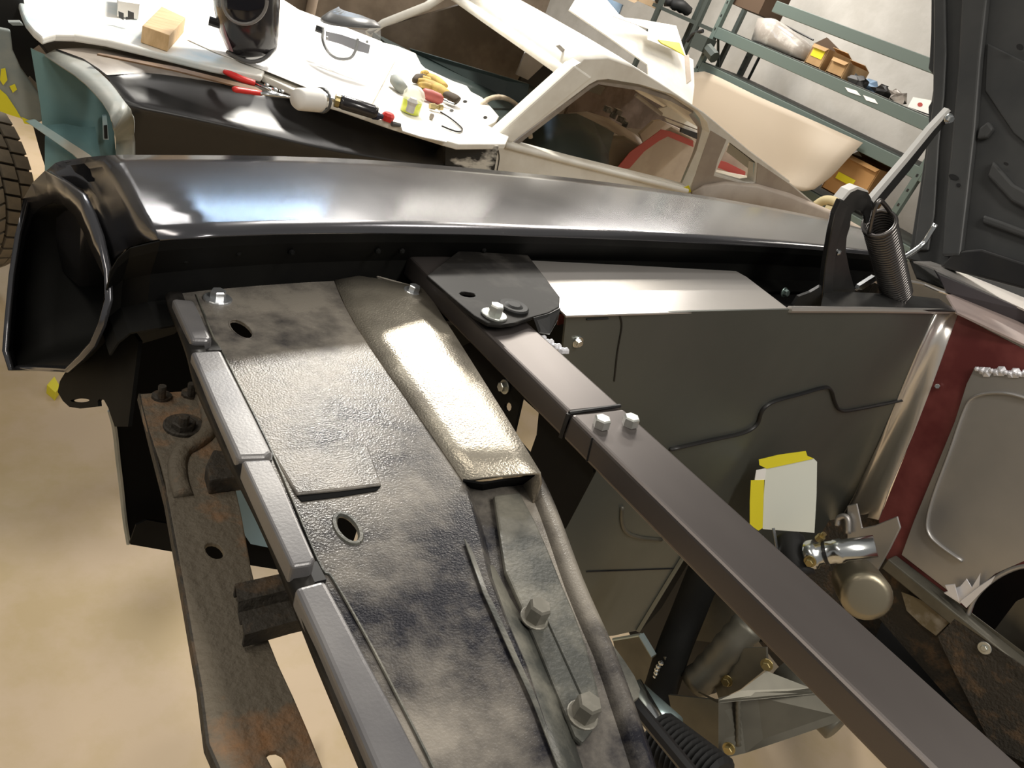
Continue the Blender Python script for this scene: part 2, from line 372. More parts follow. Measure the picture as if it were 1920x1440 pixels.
# lower channel behind the facet, with its strap
ch_px = [(868, 905), (940, 900), (1012, 892), (1030, 925), (1052, 980), (1085, 1070), (1115, 1140), (1145, 1205), (1180, 1300), (1215, 1400), (1255, 1530), (1070, 1530), (1040, 1440), (985, 1250), (948, 1170), (915, 1080), (897, 1000), (882, 945)]
dp('rear_channel', plate(Ps(ch_px, z=.845), [], V((0, 0, -.004))), DEFL)
c_edge = [(868, 903), (882, 945), (897, 1000), (915, 1080), (950, 1170), (985, 1250), (1048, 1440), (1075, 1530)]
dp('channel_wall', loft([[P(a, b, z=ZD) for a, b in c_edge], [P(a+10, b+6, z=.845) for a, b in c_edge]]), DEFL, solid=.002)
dp('facet_end', loft([Ps([(868, 900), (905, 906), (940, 900), (975, 896), (1012, 888)], z=.870), Ps([(872, 912), (905, 918), (940, 912), (978, 908), (1014, 900)], z=.845)]), VOID, solid=.002)  # black colour stands for the shadow at the facet's step
r_edge = [(1012, 888), (1030, 925), (1052, 980), (1085, 1070), (1115, 1140), (1145, 1205), (1180, 1300), (1215, 1400), (1255, 1530)]
re = resample(cat(Ps(r_edge, z=.853), 3), 16)
dp('rear_lip', loft([[p+V((-.016, -.004, -.009)) for p in re], [p+V((-.004, 0, 0)) for p in re], [p+V((.003, .0, -.004)) for p in re], [p+V((.004, .0, -.045)) for p in re]]), DEFL, smooth=True, solid=.002)
st_px = [(926, 928), (974, 922), (1003, 975), (1030, 1035), (1052, 1090), (1078, 1150), (1098, 1205), (1122, 1290), (1128, 1330), (1112, 1368), (1092, 1392), (1078, 1380), (1040, 1290), (1010, 1215), (975, 1130), (948, 1070), (940, 1020)]
dp('strap', plate(Ps(st_px, z=.852), [], V((0, 0, -.006))), STRIP, bevel=.002, label='dusty strap plate')
dp('strap_crease', tube(Ps([(1022, 1152), (1098, 1318)], z=.8525), .0012, 6), STRIP)
dp('lower_ridge', loft([Ps([(870, 1010), (905, 1110), (950, 1210), (1000, 1320), (1050, 1450)], z=.868), Ps([(905, 1060), (935, 1120), (980, 1200), (1030, 1310), (1080, 1450)], z=.856), Ps([(925, 1060), (955, 1120), (1003, 1200), (1050, 1310), (1095, 1450)], z=.847)]), STRIP, smooth=True, solid=.001)
for px, py in ((1001, 1160), (1091, 1342)):
    dp('bolt', bolt(P(px, py, z=.852), (.05, -.05, 1), .0092, .014, .0115, .002), BOLTD)
dp('bolt', bolt(P(408, 562, z=ZD), (0, 0, 1), .0085, .009, .0155, .003), ZINCB)
dp('bolt', bolt(P(775, 548, z=.8745), (.05, 0, 1), .0078, .007, .0135, .003), ZINCB)
# pressed steps in the panel
def pad(pts, z0, mat_, h=.01, name='step', d=None): return dp(name, prism([P(a, b, z=z0) for a, b in pts], V((0, 0, -h))), mat_, bevel=.003, seg=3)
dp('raised_step', prism([P(505, 842, z=ZD+.0003), P(600, 836, z=ZD+.0003), P(690, 834, z=ZD+.0003), P(716, 908, z=ZD+.0026), P(556, 926, z=ZD+.0026), P(530, 885, z=ZD+.001)], V((0, 0, -.012))), DEFL, bevel=.002, seg=3)
dp('groove_shade', prism([P(a, b, z=ZD+.0008) for a, b in [(556, 929), (640, 921), (714, 911), (706, 920), (640, 931), (566, 940)]], V((0, 0, -.002))), VOID)  # dark strip painted as the shade under the raised step
dp('slot_lip', tube([Dm(*p) for p in slot1+slot1[:1]], .0010, 6, False), DEFL)
dp('slot_lip', tube([Dm(*p)-V((0, 0, .001)) for p in slot2+slot2[:1]], .0026, 6, False), STRIP)
# raised front lip: four pads and two dark notches
ZL = .885
pads = [[(322, 558), (364, 562), (397, 632), (392, 638), (358, 637)],
        [(357, 658), (415, 655), (440, 705), (478, 780), (512, 848), (500, 856), (444, 858), (400, 760)],
        [(453, 863), (507, 860), (530, 905), (560, 975), (592, 1047), (586, 1056), (546, 1062), (500, 965)],
        [(552, 1100), (610, 1085), (645, 1150), (690, 1235), (745, 1335), (800, 1440), (845, 1530), (742, 1530), (702, 1440), (650, 1320), (598, 1200)]]
for i, q in enumerate(pads):
    dp('lip_pad', prism(Ps(q, z=ZL+(.006 if i == 2 else 0)), V((0, 0, -.018))), DEFL2, bevel=.004, seg=3)
for q in ([(358, 637), (398, 634), (416, 656), (358, 658)], [(546, 1062), (594, 1052), (612, 1086), (552, 1100)], [(444, 856), (512, 848), (510, 862), (452, 866)]):
    dp('lip_notch', prism(Ps(q, z=ZL-.010), V((0, 0, -.008))), BLACK)
lipx = [(318, 548), (322, 560), (340, 600), (357, 645), (372, 700), (405, 775), (446, 862), (500, 968), (549, 1080), (600, 1205), (652, 1325), (702, 1440), (742, 1530)]
lp = resample(cat(Ps(lipx, z=.878), 4), 40)
dp('front_wall', loft([[p+V((.012, 0, .0)) for p in lp], [p+V((0, 0, 0)) for p in lp], [p+V((-.003, 0, -.004)) for p in lp], [p+V((-.002, 0, -.013)) for p in lp], [p+V((.006, 0, -.015)) for p in lp]]), PLATEB, smooth=True, solid=.002)
dp('lip_seam', tube(cat([P(a, b, z=ZD+.001) for a, b in [(368, 552), (400, 632), (418, 662), (512, 852), (596, 1050), (624, 1085), (690, 1200), (760, 1335), (815, 1445)]], 5), .0011, 6), STRIP)

# rusty front bracket ----------------------------------------------
ZB = .79
def Bp(px, py, dz=0): return P(px, py, z=ZB+dz)
br_px = [(262, 738), (345, 733), (420, 740), (430, 830), (437, 895), (452, 960), (470, 1060), (487, 1130), (500, 1190), (522, 1245), (550, 1305), (578, 1370), (610, 1450), (640, 1530), (450, 1530), (412, 1445), (390, 1395), (383, 1340), (376, 1285), (362, 1210), (345, 1110), (332, 1035), (322, 980), (313, 935), (310, 905), (300, 865), (284, 825), (268, 785)]
B = part('bumper_bracket', plate([Bp(*p) for p in br_px], [[Bp(*p) for p in ell(402, 1032, 19, 13, 35)], [Bp(*p) for p in [(499, 1416), (506, 1409), (518, 1408), (530, 1414), (560, 1480), (540, 1490), (512, 1440)]]], V((0, 0, -.005))), RUST, bevel=.0015, label='rusty brown bumper bracket')
def bp_(name, m, material, **k): return mk(name, m, material, B, car=True, **k)
bp_('edge_flange', loft([[Bp(*p) for p in [(262, 738), (284, 825), (313, 935), (345, 1110), (376, 1285), (390, 1395), (412, 1445)]], [Bp(*p)+V((-.001, 0, -.008)) for p in [(262, 738), (284, 825), (313, 935), (345, 1110), (376, 1285), (390, 1395), (412, 1445)]]]), RUST2, solid=.002)
bp_('bead', tube(cat([Bp(a, b, .001) for a, b in [(372, 735), (388, 762), (393, 790), (386, 815), (365, 832), (343, 845), (333, 868), (335, 900), (344, 930)]], 5), .0085, 8, flat=.8), RUST, smooth=True)
bp_('washer', lathe(Bp(344, 800), (0, 0, 1), [(0, .019), (.003, .019), (.004, .0175), (.004, .012)], 20), RUST2)
bp_('nut', join(lathe(Bp(344, 800, .004), (0, 0, 1), [(0, .0115), (.006, .0115), (.007, .009)], 6), lathe(Bp(344, 800, .008), (0, 0, 1), [(0, .005), (.012, .005), (.013, .004)], 10)), RUST2)
for px, py in ((303, 745), (358, 740)):
    bp_('stud', join(lathe(Bp(px, py), (0, 0, 1), [(0, .010), (.003, .010), (.004, .006)], 10), lathe(Bp(px, py, .004), (0, 0, 1), [(0, .004), (.014, .004)], 8)), RUST2)
bp_('tab', prism([P(a, b, z=.807) for a, b in [(386, 872), (400, 842), (470, 850), (480, 890), (440, 894), (394, 900)]], V((0, 0, -.018))), RUST2, bevel=.002)
tb = [(441, 1098), (532, 1078), (600, 1068), (615, 1150), (548, 1165), (458, 1190)]
tp = Ps(tb, z=.806)
def mixr(t): return [tp[0].lerp(tp[5], t), tp[1].lerp(tp[4], t), tp[2].lerp(tp[3], t)]
bp_('tab', loft([[q+V((0, 0, h)) for q in mixr(t)] for t, h in ((0, -.012), (0, 0), (.35, 0), (.45, -.007), (.65, -.007), (.75, 0), (1, 0), (1, -.012))]), RUST2, solid=.003)

# crossmember tube -------------------------------------------------
XF, XB, ZT, ZTB = .507, .583, .90, .870
YJ = .464
Tm = part('crossmember_tube', box(((XF+XB)/2, (YJ-.75)/2, (ZT+ZTB)/2), XB-XF, YJ+.75, ZT-ZTB), TUBE, bevel=.0045, seg=3, label='long grey steel box tube')
def tp_(name, m, material, **k): return mk(name, m, material, Tm, car=True, **k)
tp_('tube_end_piece', box(((XF+XB)/2, (YJ+.85)/2+.001, (ZT+ZTB)/2), XB-XF, .85-YJ-.002, ZT-ZTB+.001), TUBE, bevel=.0045, seg=3)
tp_('weld_bead', tube([V((XF+.001, YJ+.003, ZT-.001)), V((XF+.03, YJ+.0025, ZT+.0004)), V((XB-.002, YJ+.004, ZT+.0004))], .0022, 6), BLACK)
tp_('weld_bead', tube([V((XF-.0005, YJ+.002, ZT-.001)), V((XF-.001, YJ+.0, ZTB))], .0025, 6), BLACK)
for px, py in ((1126, 800), (1180, 797)):
    tp_('bolt', bolt(P(px, py, z=ZT), (-.06, .03, 1), .0088, .0105, 0, .0005), ZINC)
tp_('joint_line', tube([V((XF-.0004, .425, ZT-.002)), V((XF-.0004, .42, ZTB+.002))], .0009, 5), BLACK)
# end plate sitting on the tube, below the fender edge
ep = [(800, 522), (845, 530), (960, 545), (1048, 552), (1050, 578), (1030, 586), (1000, 594), (968, 606), (940, 610), (915, 606), (890, 592), (868, 574), (842, 552)]
epl = [P(a, b, z=.912) for a, b in ep]+[P(900, 470, z=.912), P(800, 490, z=.912)]
order = [P(a, b, z=.912) for a, b in ((800, 516), (860, 470), (990, 478), (1050, 556), (1049, 576), (1030, 586), (1000, 594), (968, 605), (940, 609), (915, 606), (890, 592), (868, 574), (842, 552))]
EP = part('end_plate', plate(order, [[P(a, b, z=.912) for a, b in ell(877, 552, 15, 4.5, 8, 10)]], V((0, 0, -.005))), PLATEB, bevel=.0015, label='glossy black mounting plate with rounded corner')
mk('plate_bolt', bolt(P(926, 592, z=.912), (.03, .0, 1), .0092, .012, .0165, .003), ZINC, EP, car=True)
mk('grommet', lathe(P(962, 578, z=.912), (0, 0, 1), [(0, .020), (.003, .020), (.0045, .018), (.004, .012), (.006, .008), (.006, .003)], 22), RUBBER, EP, car=True)
mk('plate_leg', prism([P(1050, 578, z=.911), P(1030, 588, z=.911), P(1000, 596, z=.911), P(1010, 624, z=.9), P(1030, 628, z=.9), P(1046, 600, z=.9)], V((.003, .003, 0))), BLACK, EP, car=True)
part('paint_patch', prism(Ps([(1048, 592), (1066, 588), (1070, 604), (1046, 610)], y=.72), V((0, .003, 0))), REDPR, label='red painted tab')
part('shiny_tab', lathe(P(1068, 602, y=.70), (0, -1, .2), [(0, .006), (.006, .006), (.009, .003)], 10), CHROME)
part('weld_scraps', join(*[lathe(P(1018+i*7, 636+i*4+(i % 2)*4, z=.892), (0, 0, 1), [(0, .005), (.004, .004), (.006, .001)], 6) for i in range(7)]), FOIL, kind='stuff')
# radiator support below
rs = [(830, 668), (905, 630), (1070, 790), (1112, 832), (1112, 886), (1056, 992), (1038, 1003), (1000, 900), (940, 800), (880, 720)]
part('radiator_support', plate(Ps(rs, x=.530), [Ps([(978, 745), (1010, 774), (1006, 815), (993, 852), (962, 815)], x=.530), Ps(ell(952, 763, 7, 9, 0, 10), x=.530)], V((.004, 0, 0))), DARKIN)
part('support_bolt', bolt(P(947, 725, x=.529), (-1, 0, 0), .006, .006, .009, .002), ZINC)

# apron panel, flange, corner ---------------------------------------
YA = .68
ap_px = [(1062, 592), (1300, 584), (1480, 580), (1640, 581), (1755, 585), (1720, 660), (1690, 730), (1650, 825), (1600, 935), (1560, 1000), (1500, 1020), (1440, 1030), (1290, 1035), (1195, 1182), (1150, 1192), (1050, 1200), (1030, 1000), (1040, 800)]
AP = part('apron_panel', plate(Ps(ap_px, y=YA), [], V((0, .004, 0))), APRON, label='dull bare steel inner apron')
def ap_(name, m, material, **k): return mk(name, m, material, AP, car=True, **k)
flq = [P(1062, 592, z=.9), P(1480, 580, z=.9), P(1400, 519, z=.9), P(1380, 508, z=.9), P(1180, 497, z=.9), P(955, 486, z=.9)]
ap_('top_flange', prism(flq, V((0, 0, -.003))), FLANGE, bevel=.001, label='bright bare steel top flange')  # same sheet as the apron; lamp glare put into the paler colour
ap_('top_hem', tube([P(1480, 580, y=YA), P(1640, 581, y=YA), P(1790, 584, y=YA)], .006, 8), FLANGE)
ap_('bead_line', tube(cat(Ps([(1255, 842), (1330, 825), (1392, 811), (1418, 794), (1428, 768), (1450, 752), (1500, 738), (1545, 726), (1558, 732), (1564, 752), (1576, 769), (1610, 766), (1680, 752), (1722, 741)], y=YA-.001), 4), .0065, 8, flat=.5), BLACK, smooth=True)
ap_('bead_line', tube(cat(Ps([(1166, 950), (1166, 978), (1175, 998), (1200, 1008), (1240, 1012)], y=YA-.001), 4), .004, 8), GREENM, smooth=True)
ap_('scribe_line', tube(cat(Ps([(1162, 590), (1166, 612), (1158, 660), (1152, 715)], y=YA-.001), 4), .0012, 5), BLACK)
ap_('scribe_line', tube(Ps([(1100, 599), (1140, 597)], y=YA-.001), .0014, 5), BLACK)
ap_('screw', bolt(P(1083, 641, y=YA), (0, -1, 0), .0055, .005, .009, .002), CHROME)
ap_('edge_bend', tube(Ps([(1285, 1036), (1196, 1182)], y=YA-.002), .006, 8), APRON)
part('lower_apron', prism(Ps([(1180, 1186), (1280, 1030), (1450, 1025), (1520, 1080), (1460, 1180), (1330, 1230), (1200, 1230)], y=.74), V((0, .004, 0))), DARKIN)
ap_('seam', tube(Ps([(1100, 1072), (1270, 1066)], y=YA-.001), .0015, 6), BLACK)
XW = 1.80
cl = Ps([(1755, 588), (1720, 660), (1690, 730), (1650, 825), (1600, 935), (1570, 985)], y=YA-.001)
cr = Ps([(1796, 590), (1772, 655), (1748, 722), (1712, 815), (1668, 915), (1648, 975)], x=XW)
crows = []
for t in (0, .25, .5, .75, 1):
    crows.append([a.lerp(b, t)+V((.018, .018, 0))*math.sin(math.pi*t) for a, b in zip(cl, cr)])
ap_('corner_radius', loft(crows), FLANGE, smooth=True, solid=.003, label='rounded corner between apron and firewall, paled to look lit')  # pale colour carries the light caught along this curve
ap_('corner_bolt', bolt(P(1758, 724, x=XW-.004), (-1, -.3, .2), .006, .006, 0), CHROME)

# firewall ----------------------------------------------------------
FW = part('firewall', plate(Ps([(1796, 590), (1920, 655)], x=XW)+[V((XW, -.6, .80)), V((XW, -.6, .20))]+Ps([(1920, 1262), (1664, 1058), (1648, 975), (1712, 815), (1760, 690)], x=XW), [Ps([(1815, 1168), (1830, 1120), (1862, 1085), (1910, 1062), (1960, 1066), (1990, 1110), (1985, 1180), (1930, 1245), (1870, 1205)], x=XW)], V((.004, 0, 0))), REDPR, label='red oxide firewall')
def fw_(name, m, material, **k): return mk(name, m, material, FW, car=True, **k)
sv = [(1828, 688), (1920, 700), (2140, 790), (2140, 1410), (1920, 1250), (1860, 1200), (1822, 1165), (1836, 1122), (1866, 1090), (1925, 1066), (1980, 1060), (2050, 1000), (1690, 1040), (1712, 980), (1745, 900), (1790, 790), (1812, 720)]
svp = [(1828, 688), (1920, 700), None, (2140, 1060), (1985, 1050), (1920, 1052), (1866, 1076), (1826, 1110), (1800, 1125), (1690, 1040), (1712, 980), (1745, 900), (1790, 790), (1812, 720)]
fw_('firewall_skin', plate([q for p in svp for q in ([V((XW-.005, -.58, .79)), V((XW-.005, -.58, .52))] if p is None else [P(*p, x=XW-.005)])], [], V((.003, 0, 0))), SILVER, bevel=.001, label='bare silver firewall skin')
fw_('pressed_edge', tube(cat(Ps([(1935, 750), (1890, 738), (1850, 738), (1822, 748), (1806, 775), (1780, 850), (1752, 925), (1739, 975), (1743, 1002), (1765, 1024), (1805, 1052)], x=XW-.006), 4), .007, 8, flat=.55), SILVER, smooth=True)
fw_('torn_seam', join(*[lathe(P(1832+i*9, 692+(i*37 % 5)+i*.8, x=XW-.006), (-1, .1, .1), [(0, .006+.003*(i % 3)), (.004, .005), (.006, .002)], 6) for i in range(11)]), FOIL, kind='stuff')
fw_('hole_rim', tube(cat(Ps([(1812, 1160), (1830, 1118), (1866, 1084), (1912, 1063), (1960, 1062)], x=XW-.004), 4), .005, 8), SILVER, smooth=True)
for i, q in enumerate([[(1770, 1112), (1800, 1100), (1812, 1086), (1822, 1102), (1838, 1075), (1836, 1100), (1800, 1132)], [(1800, 1128), (1836, 1100), (1866, 1080), (1858, 1094), (1838, 1112), (1812, 1140)], [(1772, 1098), (1790, 1096), (1798, 1128), (1782, 1118)]]):
    fw_('foil_shred', prism(Ps(q, x=XW-.02-.006*i), V((.002, .001, .001))), FOIL)
fw_('tunnel_behind', plate(Ps([(1790, 1040), (2000, 1040), (2050, 1260), (1920, 1270), (1800, 1190)], x=XW+.25), [], V((.004, 0, 0))), BLACK)
fw_('tunnel_cover', prism(Ps([(1858, 1190), (1905, 1128), (1990, 1090), (2080, 1250), (1950, 1262)], x=XW+.05), V((.01, 0, 0))), GREENM)
rail = Ps([(1668, 1042), (1684, 1040), (1920, 1222), (2100, 1362), (2080, 1386), (1900, 1246)], x=XW-.02)
fw_('lower_rail', prism([P(1664, 1048, x=1.77), P(1680, 1040, x=1.80), P(1926, 1226, x=1.80), P(1926, 1226, x=1.80)+V((0, -.75, -.01)), P(1915, 1250, x=1.77)+V((0, -.75, -.01)), P(1915, 1250, x=1.77)], V((0, 0, -.03))), GREENM, bevel=.003)
fw_('toe_board', prism(Ps([(1650, 1040), (1690, 1052), (1920, 1245), (2100, 1400), (2100, 1560), (1900, 1450), (1640, 1150)], x=XW+.01), V((.004, 0, 0))), RUST2)
fw_('lower_firewall', prism(Ps([(1400, 1000), (1500, 985), (1650, 960), (1690, 1060), (1640, 1200), (1500, 1300), (1380, 1150)], x=XW+.03), V((.004, 0, 0))), RUST2)
fw_('scraped_patch', prism(Ps([(1690, 1110), (1712, 1118), (1790, 1158), (1755, 1192), (1728, 1172), (1700, 1145)], x=XW-.01), V((.002, 0, 0))), mat('scraped_tan', (.22, .18, .11), .6, 0, (.42, .38, .32), 18, .5, .7))
fw_('dark_bracket', prism(Ps([(1758, 1194), (1790, 1160), (1920, 1250), (2060, 1360), (2060, 1500), (1860, 1400), (1790, 1262)], x=XW-.03), V((.004, 0, 0))), RUST2)
fw_('rail_screw', bolt(P(1846, 1215, x=XW-.032), (-1, 0, .1), .007, .005, .014, .002), ZINC)
# cowl edge
CW_ = part('cowl', prism([P(1775, 552, z=.915), P(1822, 552, z=.915), P(1930, 611, z=.915), P(1930, 611, z=.915)+V((0, -1.0, 0)), P(1920, 645, z=.905)+V((0, -1.0, 0)), P(1920, 645, z=.905), P(1795, 586, z=.905)], V((0, 0, -.004))), mat('pink_grey_primer', (.42, .33, .30), .5, .2, (.36, .29, .27), 6), label='pinkish primed cowl edge')
def cw_(name, m, material, **k): return mk(name, m, material, CW_, car=True, **k)
cw_('cowl_riser', prism([P(1748, 500, z=.945), P(1760, 515, z=.945), P(1930, 585, z=.945), P(1930, 585, z=.945)+V((0, -1.0, 0)), P(1930, 611, z=.915)+V((0, -1.0, 0)), P(1930, 611, z=.915), P(1822, 552, z=.915), P(1775, 548, z=.915)], V((.003, .003, 0))), mat('dark_grey_primer', (.075, .068, .075), .5))
cw_('cowl_seal', prism([P(1714, 490, z=.95), P(1745, 490, z=.95), P(1790, 505, z=.95), P(1930, 562, z=.95), P(1930, 562, z=.95)+V((0, -1.0, 0)), P(1930, 584, z=.947)+V((0, -1.0, 0)), P(1930, 584, z=.947), P(1745, 500, z=.947)], V((0, 0, -.004))), FLANGE)
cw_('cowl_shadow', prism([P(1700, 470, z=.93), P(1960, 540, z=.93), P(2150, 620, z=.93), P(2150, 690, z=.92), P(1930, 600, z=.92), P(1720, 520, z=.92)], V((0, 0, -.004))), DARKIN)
cw_('corner_plate', prism([P(1690, 552, z=.905), P(1760, 560, z=.905), P(1795, 583, z=.904), P(1690, 580, z=.904), P(1600, 578, z=.904), P(1540, 575, z=.904), P(1545, 545, z=.904)], V((0, 0, -.003))), HINGE)
cw_('seam_strip', tube(cat(Ps([(1703, 527), (1732, 533), (1760, 545), (1788, 553)], z=.912), 3), .006, 6, flat=.5), FLANGE)
cw_('caulk', join(*[lathe(P(1764+i*4, 531+i*4, z=.918), (-.3, -.3, 1), [(0, .006), (.005, .004), (.007, .001)], 6) for i in range(4)]), FLANGE, kind='stuff')

# engine bay hardware -----------------------------------------------
M1 = part('frame_rail', prism(Ps([(1253, 1303), (1347, 1313), (1347, 1424), (1300, 1440), (1267, 1373)], x=.92), V((.005, 0, 0))), GREENM, label='welded frame rail with gusset')
def fr_(name, m, material, **k): return mk(name, m, material, M1, car=True, **k)
fr_('rail_front', prism([P(1347, 1313, x=.92), P(1384, 1303, x=.96), P(1398, 1412, x=.96), P(1347, 1424, x=.92)], V((.004, .003, 0))), GREENM)
fr_('rail_side', prism([P(1384, 1303, x=.962), P(1540, 1298, x=1.05), P(1584, 1349, x=1.05), P(1398, 1412, x=.962)], V((.004, .003, 0))), GREENM)
fr_('rail_top', prism([P(1310, 1296, x=.92), P(1347, 1313, x=.92), P(1388, 1295, x=.955), P(1437, 1258, x=1.0), P(1520, 1290, x=1.05), P(1540, 1298, x=1.05), P(1384, 1305, x=.962), P(1347, 1316, x=.92)], V((0, 0, -.003))), GREENM)
fr_('weld_bead', tube([P(1384, 1306+i*6, x=.953)+V((-.001, -.001*(i % 2), 0)) for i in range(16)], [.004+.0015*(i % 2) for i in range(16)], 7), GREENM, smooth=True)
fr_('bolt_plate', prism(Ps([(1338, 1218), (1436, 1214), (1438, 1252), (1386, 1294), (1348, 1312), (1338, 1280)], x=1.0), V((.005, 0, 0))), GREENM)
for px, py in ((1363, 1276), (1438, 1246)):
    fr_('bolt', bolt(P(px, py, x=.998), (-1, -.35, .2), .007, .008, .010, .002), BRASS)
fr_('bolt', bolt(P(1367, 1403, x=.925), (-1, -.35, .2), .007, .008, .010, .002), BRASS)
fr_('cross_tube', lathe(P(1556, 1352, x=1.06), (0, -1, 0), [(-.10, .024), (.012, .024), (.014, .020)], 18), GREENM, smooth=True)
SA = part('suspension_tower', prism(Ps([(1190, 1196), (1240, 1140), (1300, 1040), (1345, 1020), (1420, 1110), (1440, 1200), (1350, 1220), (1340, 1300), (1300, 1310), (1230, 1330), (1215, 1320), (1245, 1240)], x=1.06), V((.006, 0, 0))), BLACK, label='dark suspension tower')
def sa_(name, m, material, **k): return mk(name, m, material, SA, car=True, **k)
sa_('control_arm', tube(cat([P(1330, 1050, x=1.02), P(1290, 1150, x=1.0), P(1262, 1220, x=.97), P(1240, 1290, x=.95), P(1225, 1330, x=.93)], 4), [.030]*17, 10), DARKIN, smooth=True)
sa_('rubber_gaiter', tube(cat([P(1405, 1170, x=1.03), P(1375, 1205, x=1.01), P(1340, 1245, x=1.0), P(1300, 1285, x=.98)], 4), [.026+.003*(i % 2) for i in range(13)], 12), GREENM, smooth=True)
sa_('tower_bracket', prism(Ps([(1148, 1198), (1203, 1188), (1228, 1228), (1248, 1232), (1246, 1262), (1225, 1290), (1180, 1300), (1160, 1250)], x=.94), V((.006, 0, 0))), GREENM, bevel=.001)
sa_('bright_bend', join(tube(Ps([(1150, 1199), (1202, 1190)], x=.938), .003, 6), tube(Ps([(1202, 1190), (1226, 1230)], x=.938), .006, 6)), mat('pale_cut_edge', (.42, .50, .50), .3, .6))
sa_('weld_blobs', join(*[lathe(P(1221+math.sin(i)*2+i*3.2, 1282-i*6.5, x=.932), (-1, 0, .2), [(0, .005), (.003, .004), (.005, .001)], 8) for i in range(7)]), CHROME, kind='stuff')
sa_('tower_web', prism(Ps([(1330, 1110), (1420, 1120), (1430, 1180), (1370, 1210), (1300, 1200)], x=1.05), V((.004, 0, 0))), GREENM)
part('pull_tab', plate(Ps([(1134, 1188), (1146, 1205), (1168, 1235), (1190, 1268), (1200, 1292), (1198, 1306), (1186, 1316), (1178, 1310), (1160, 1270), (1150, 1240)], z=.80), [Ps(ell(1171, 1283, 6, 9, -20, 10), z=.80)], V((0, 0, -.004))), STRIP)
SR = part('steering_rack', lathe(P(1195, 1310, x=.80), (P(1252, 1408, x=.80)-P(1195, 1310, x=.80)), [(-.02, .020), (.10, .020)], 18), CHROME, smooth=True, label='shiny steering rack tube')
bx0, bx1 = P(1232, 1385, x=.80), P(1350, 1470, x=.80)
nb = 26
mk('bellows_boot', tube([bx0.lerp(bx1, i/nb) for i in range(nb+1)], [(.042 if i % 2 else .033)*(1-.12*i/nb) for i in range(nb+1)], 18), RUBBER, SR, car=True, smooth=False, label='ribbed black rubber boot')
part('brake_rod', tube([P(1188, 1318, z=.78), P(1235, 1375, z=.78), P(1330, 1490, z=.78)], .006, 8), BLACK)
part('rack_tube', lathe(P(1215, 1330, x=.85), (P(1270, 1380, x=.85)-P(1215, 1330, x=.85)), [(-.03, .026), (.05, .026)], 18), mat('blue_zinc', (.35, .44, .44), .3, .7), smooth=True)
MC = part('master_cylinder', lathe(P(1508, 1042, x=1.32), (P(1596, 1030, x=1.36)-P(1508, 1042, x=1.32)), [(0, .022), (.006, .028), (.022, .028), (.026, .022), (.055, .022), (.058, .0235), (.070, .0235), (.074, .021), (.13, .021)], 22), CHROME, smooth=True, label='polished master cylinder')
mk('cylinder_bolt', bolt(P(1519, 1052, x=1.30), (-1, -.4, 0), .008, .010, .012), BRASS, MC, car=True)
mk('fluid_union', lathe(P(1534, 1012, x=1.33), (0, -.2, 1), [(0, .008), (.012, .008), (.012, .005), (.02, .005)], 8), BRASS, MC, car=True)
mk('collar_band', lathe(P(1545, 1038, x=1.335), (P(1596, 1030, x=1.36)-P(1508, 1042, x=1.32)), [(0, .0245), (.006, .0245)], 22), BLACK, MC, car=True)
part('dark_hose', tube(cat([P(1480, 1012, x=1.34), P(1484, 1028, x=1.33), P(1490, 1050, x=1.32), P(1500, 1080, x=1.31)], 4), .030, 12), RUBBER, smooth=True)
part('support_wire', tube(Ps([(1450, 990), (1459, 1035)], x=1.30), .003, 6), CHROME)
BK = part('pedal_bracket', prism(Ps([(1588, 948), (1606, 944), (1616, 990), (1640, 985), (1682, 968), (1688, 990), (1668, 1030), (1640, 1080), (1600, 1100), (1588, 1060)], x=1.66), V((.006, .0, 0))), SILVER, bevel=.002, label='steel pedal bracket')
mk('bracket_web', prism(Ps([(1586, 1030), (1600, 1030), (1602, 1068), (1590, 1072)], x=1.62), V((.05, 0, 0))), APRON, BK, car=True)
mk('bracket_ear', tube(cat(Ps([(1570, 985), (1572, 972), (1584, 968), (1590, 976), (1590, 1000)], x=1.65), 4), .007, 8), SILVER, BK, car=True, smooth=True)
part('breather_can', lathe(P(1610, 1095, x=1.56), (P(1634, 1132, x=1.45)-P(1610, 1095, x=1.56)), [(-.04, .05), (.0, .052), (.085, .052), (.095, .047), (.098, .035)], 24), mat('brushed_gold_can', (.34, .30, .22), .34, .8), smooth=True, label='brushed round canister')
part('bay_shade_sheet', join(prism(Ps([(1560, 1150), (1650, 1060), (1800, 1190), (2100, 1420), (2100, 1700), (1900, 1700)], z=.10), V((0, 0, -.01)))), VOID)  # black sheet added where the lower bay lies in shade

# hood ---------------------------------------------------------------
ph0, ph1, ph2 = P(1745, 0, x=2.02), P(1700, 500, x=1.95), P(1920, 480, x=1.95)
nh = (ph1-ph0).cross(ph2-ph0).normalized()
if nh.x > 0: nh = -nh
eh = (ph2-ph1).normalized()
def Hd(px, py, off=0): return PP(px, py, ph0+nh*off, nh)
hp = [(1752, -260), (1748, -120), (1746, -40), (1745, 60), (1742, 115), (1740, 128), (1749, 140), (1750, 160), (1746, 190), (1740, 200), (1741, 240), (1735, 280), (1726, 340), (1716, 400), (1705, 470), (1700, 486), (1760, 500), (1930, 545), (2150, 600), (2300, -260)]
HD = part('hood', prism([Hd(*p) for p in hp[:-2]]+[Hd(1930, 545)+eh*.95, Hd(1930, 545)+eh*.95+(Hd(1752, -260)-Hd(1700, 486))], -nh*.012), HOODM, bevel=.003, label='charcoal underside of the raised hood')
def hd_(name, m, material, **k): return mk(name, m, material, HD, car=True, **k)
def ribbon(q, off, name='hood_rib', m=HOODM, b=.006): return hd_(name, prism([Hd(a, c_, off) for a, c_ in q], -nh*off), m, bevel=b, seg=3)
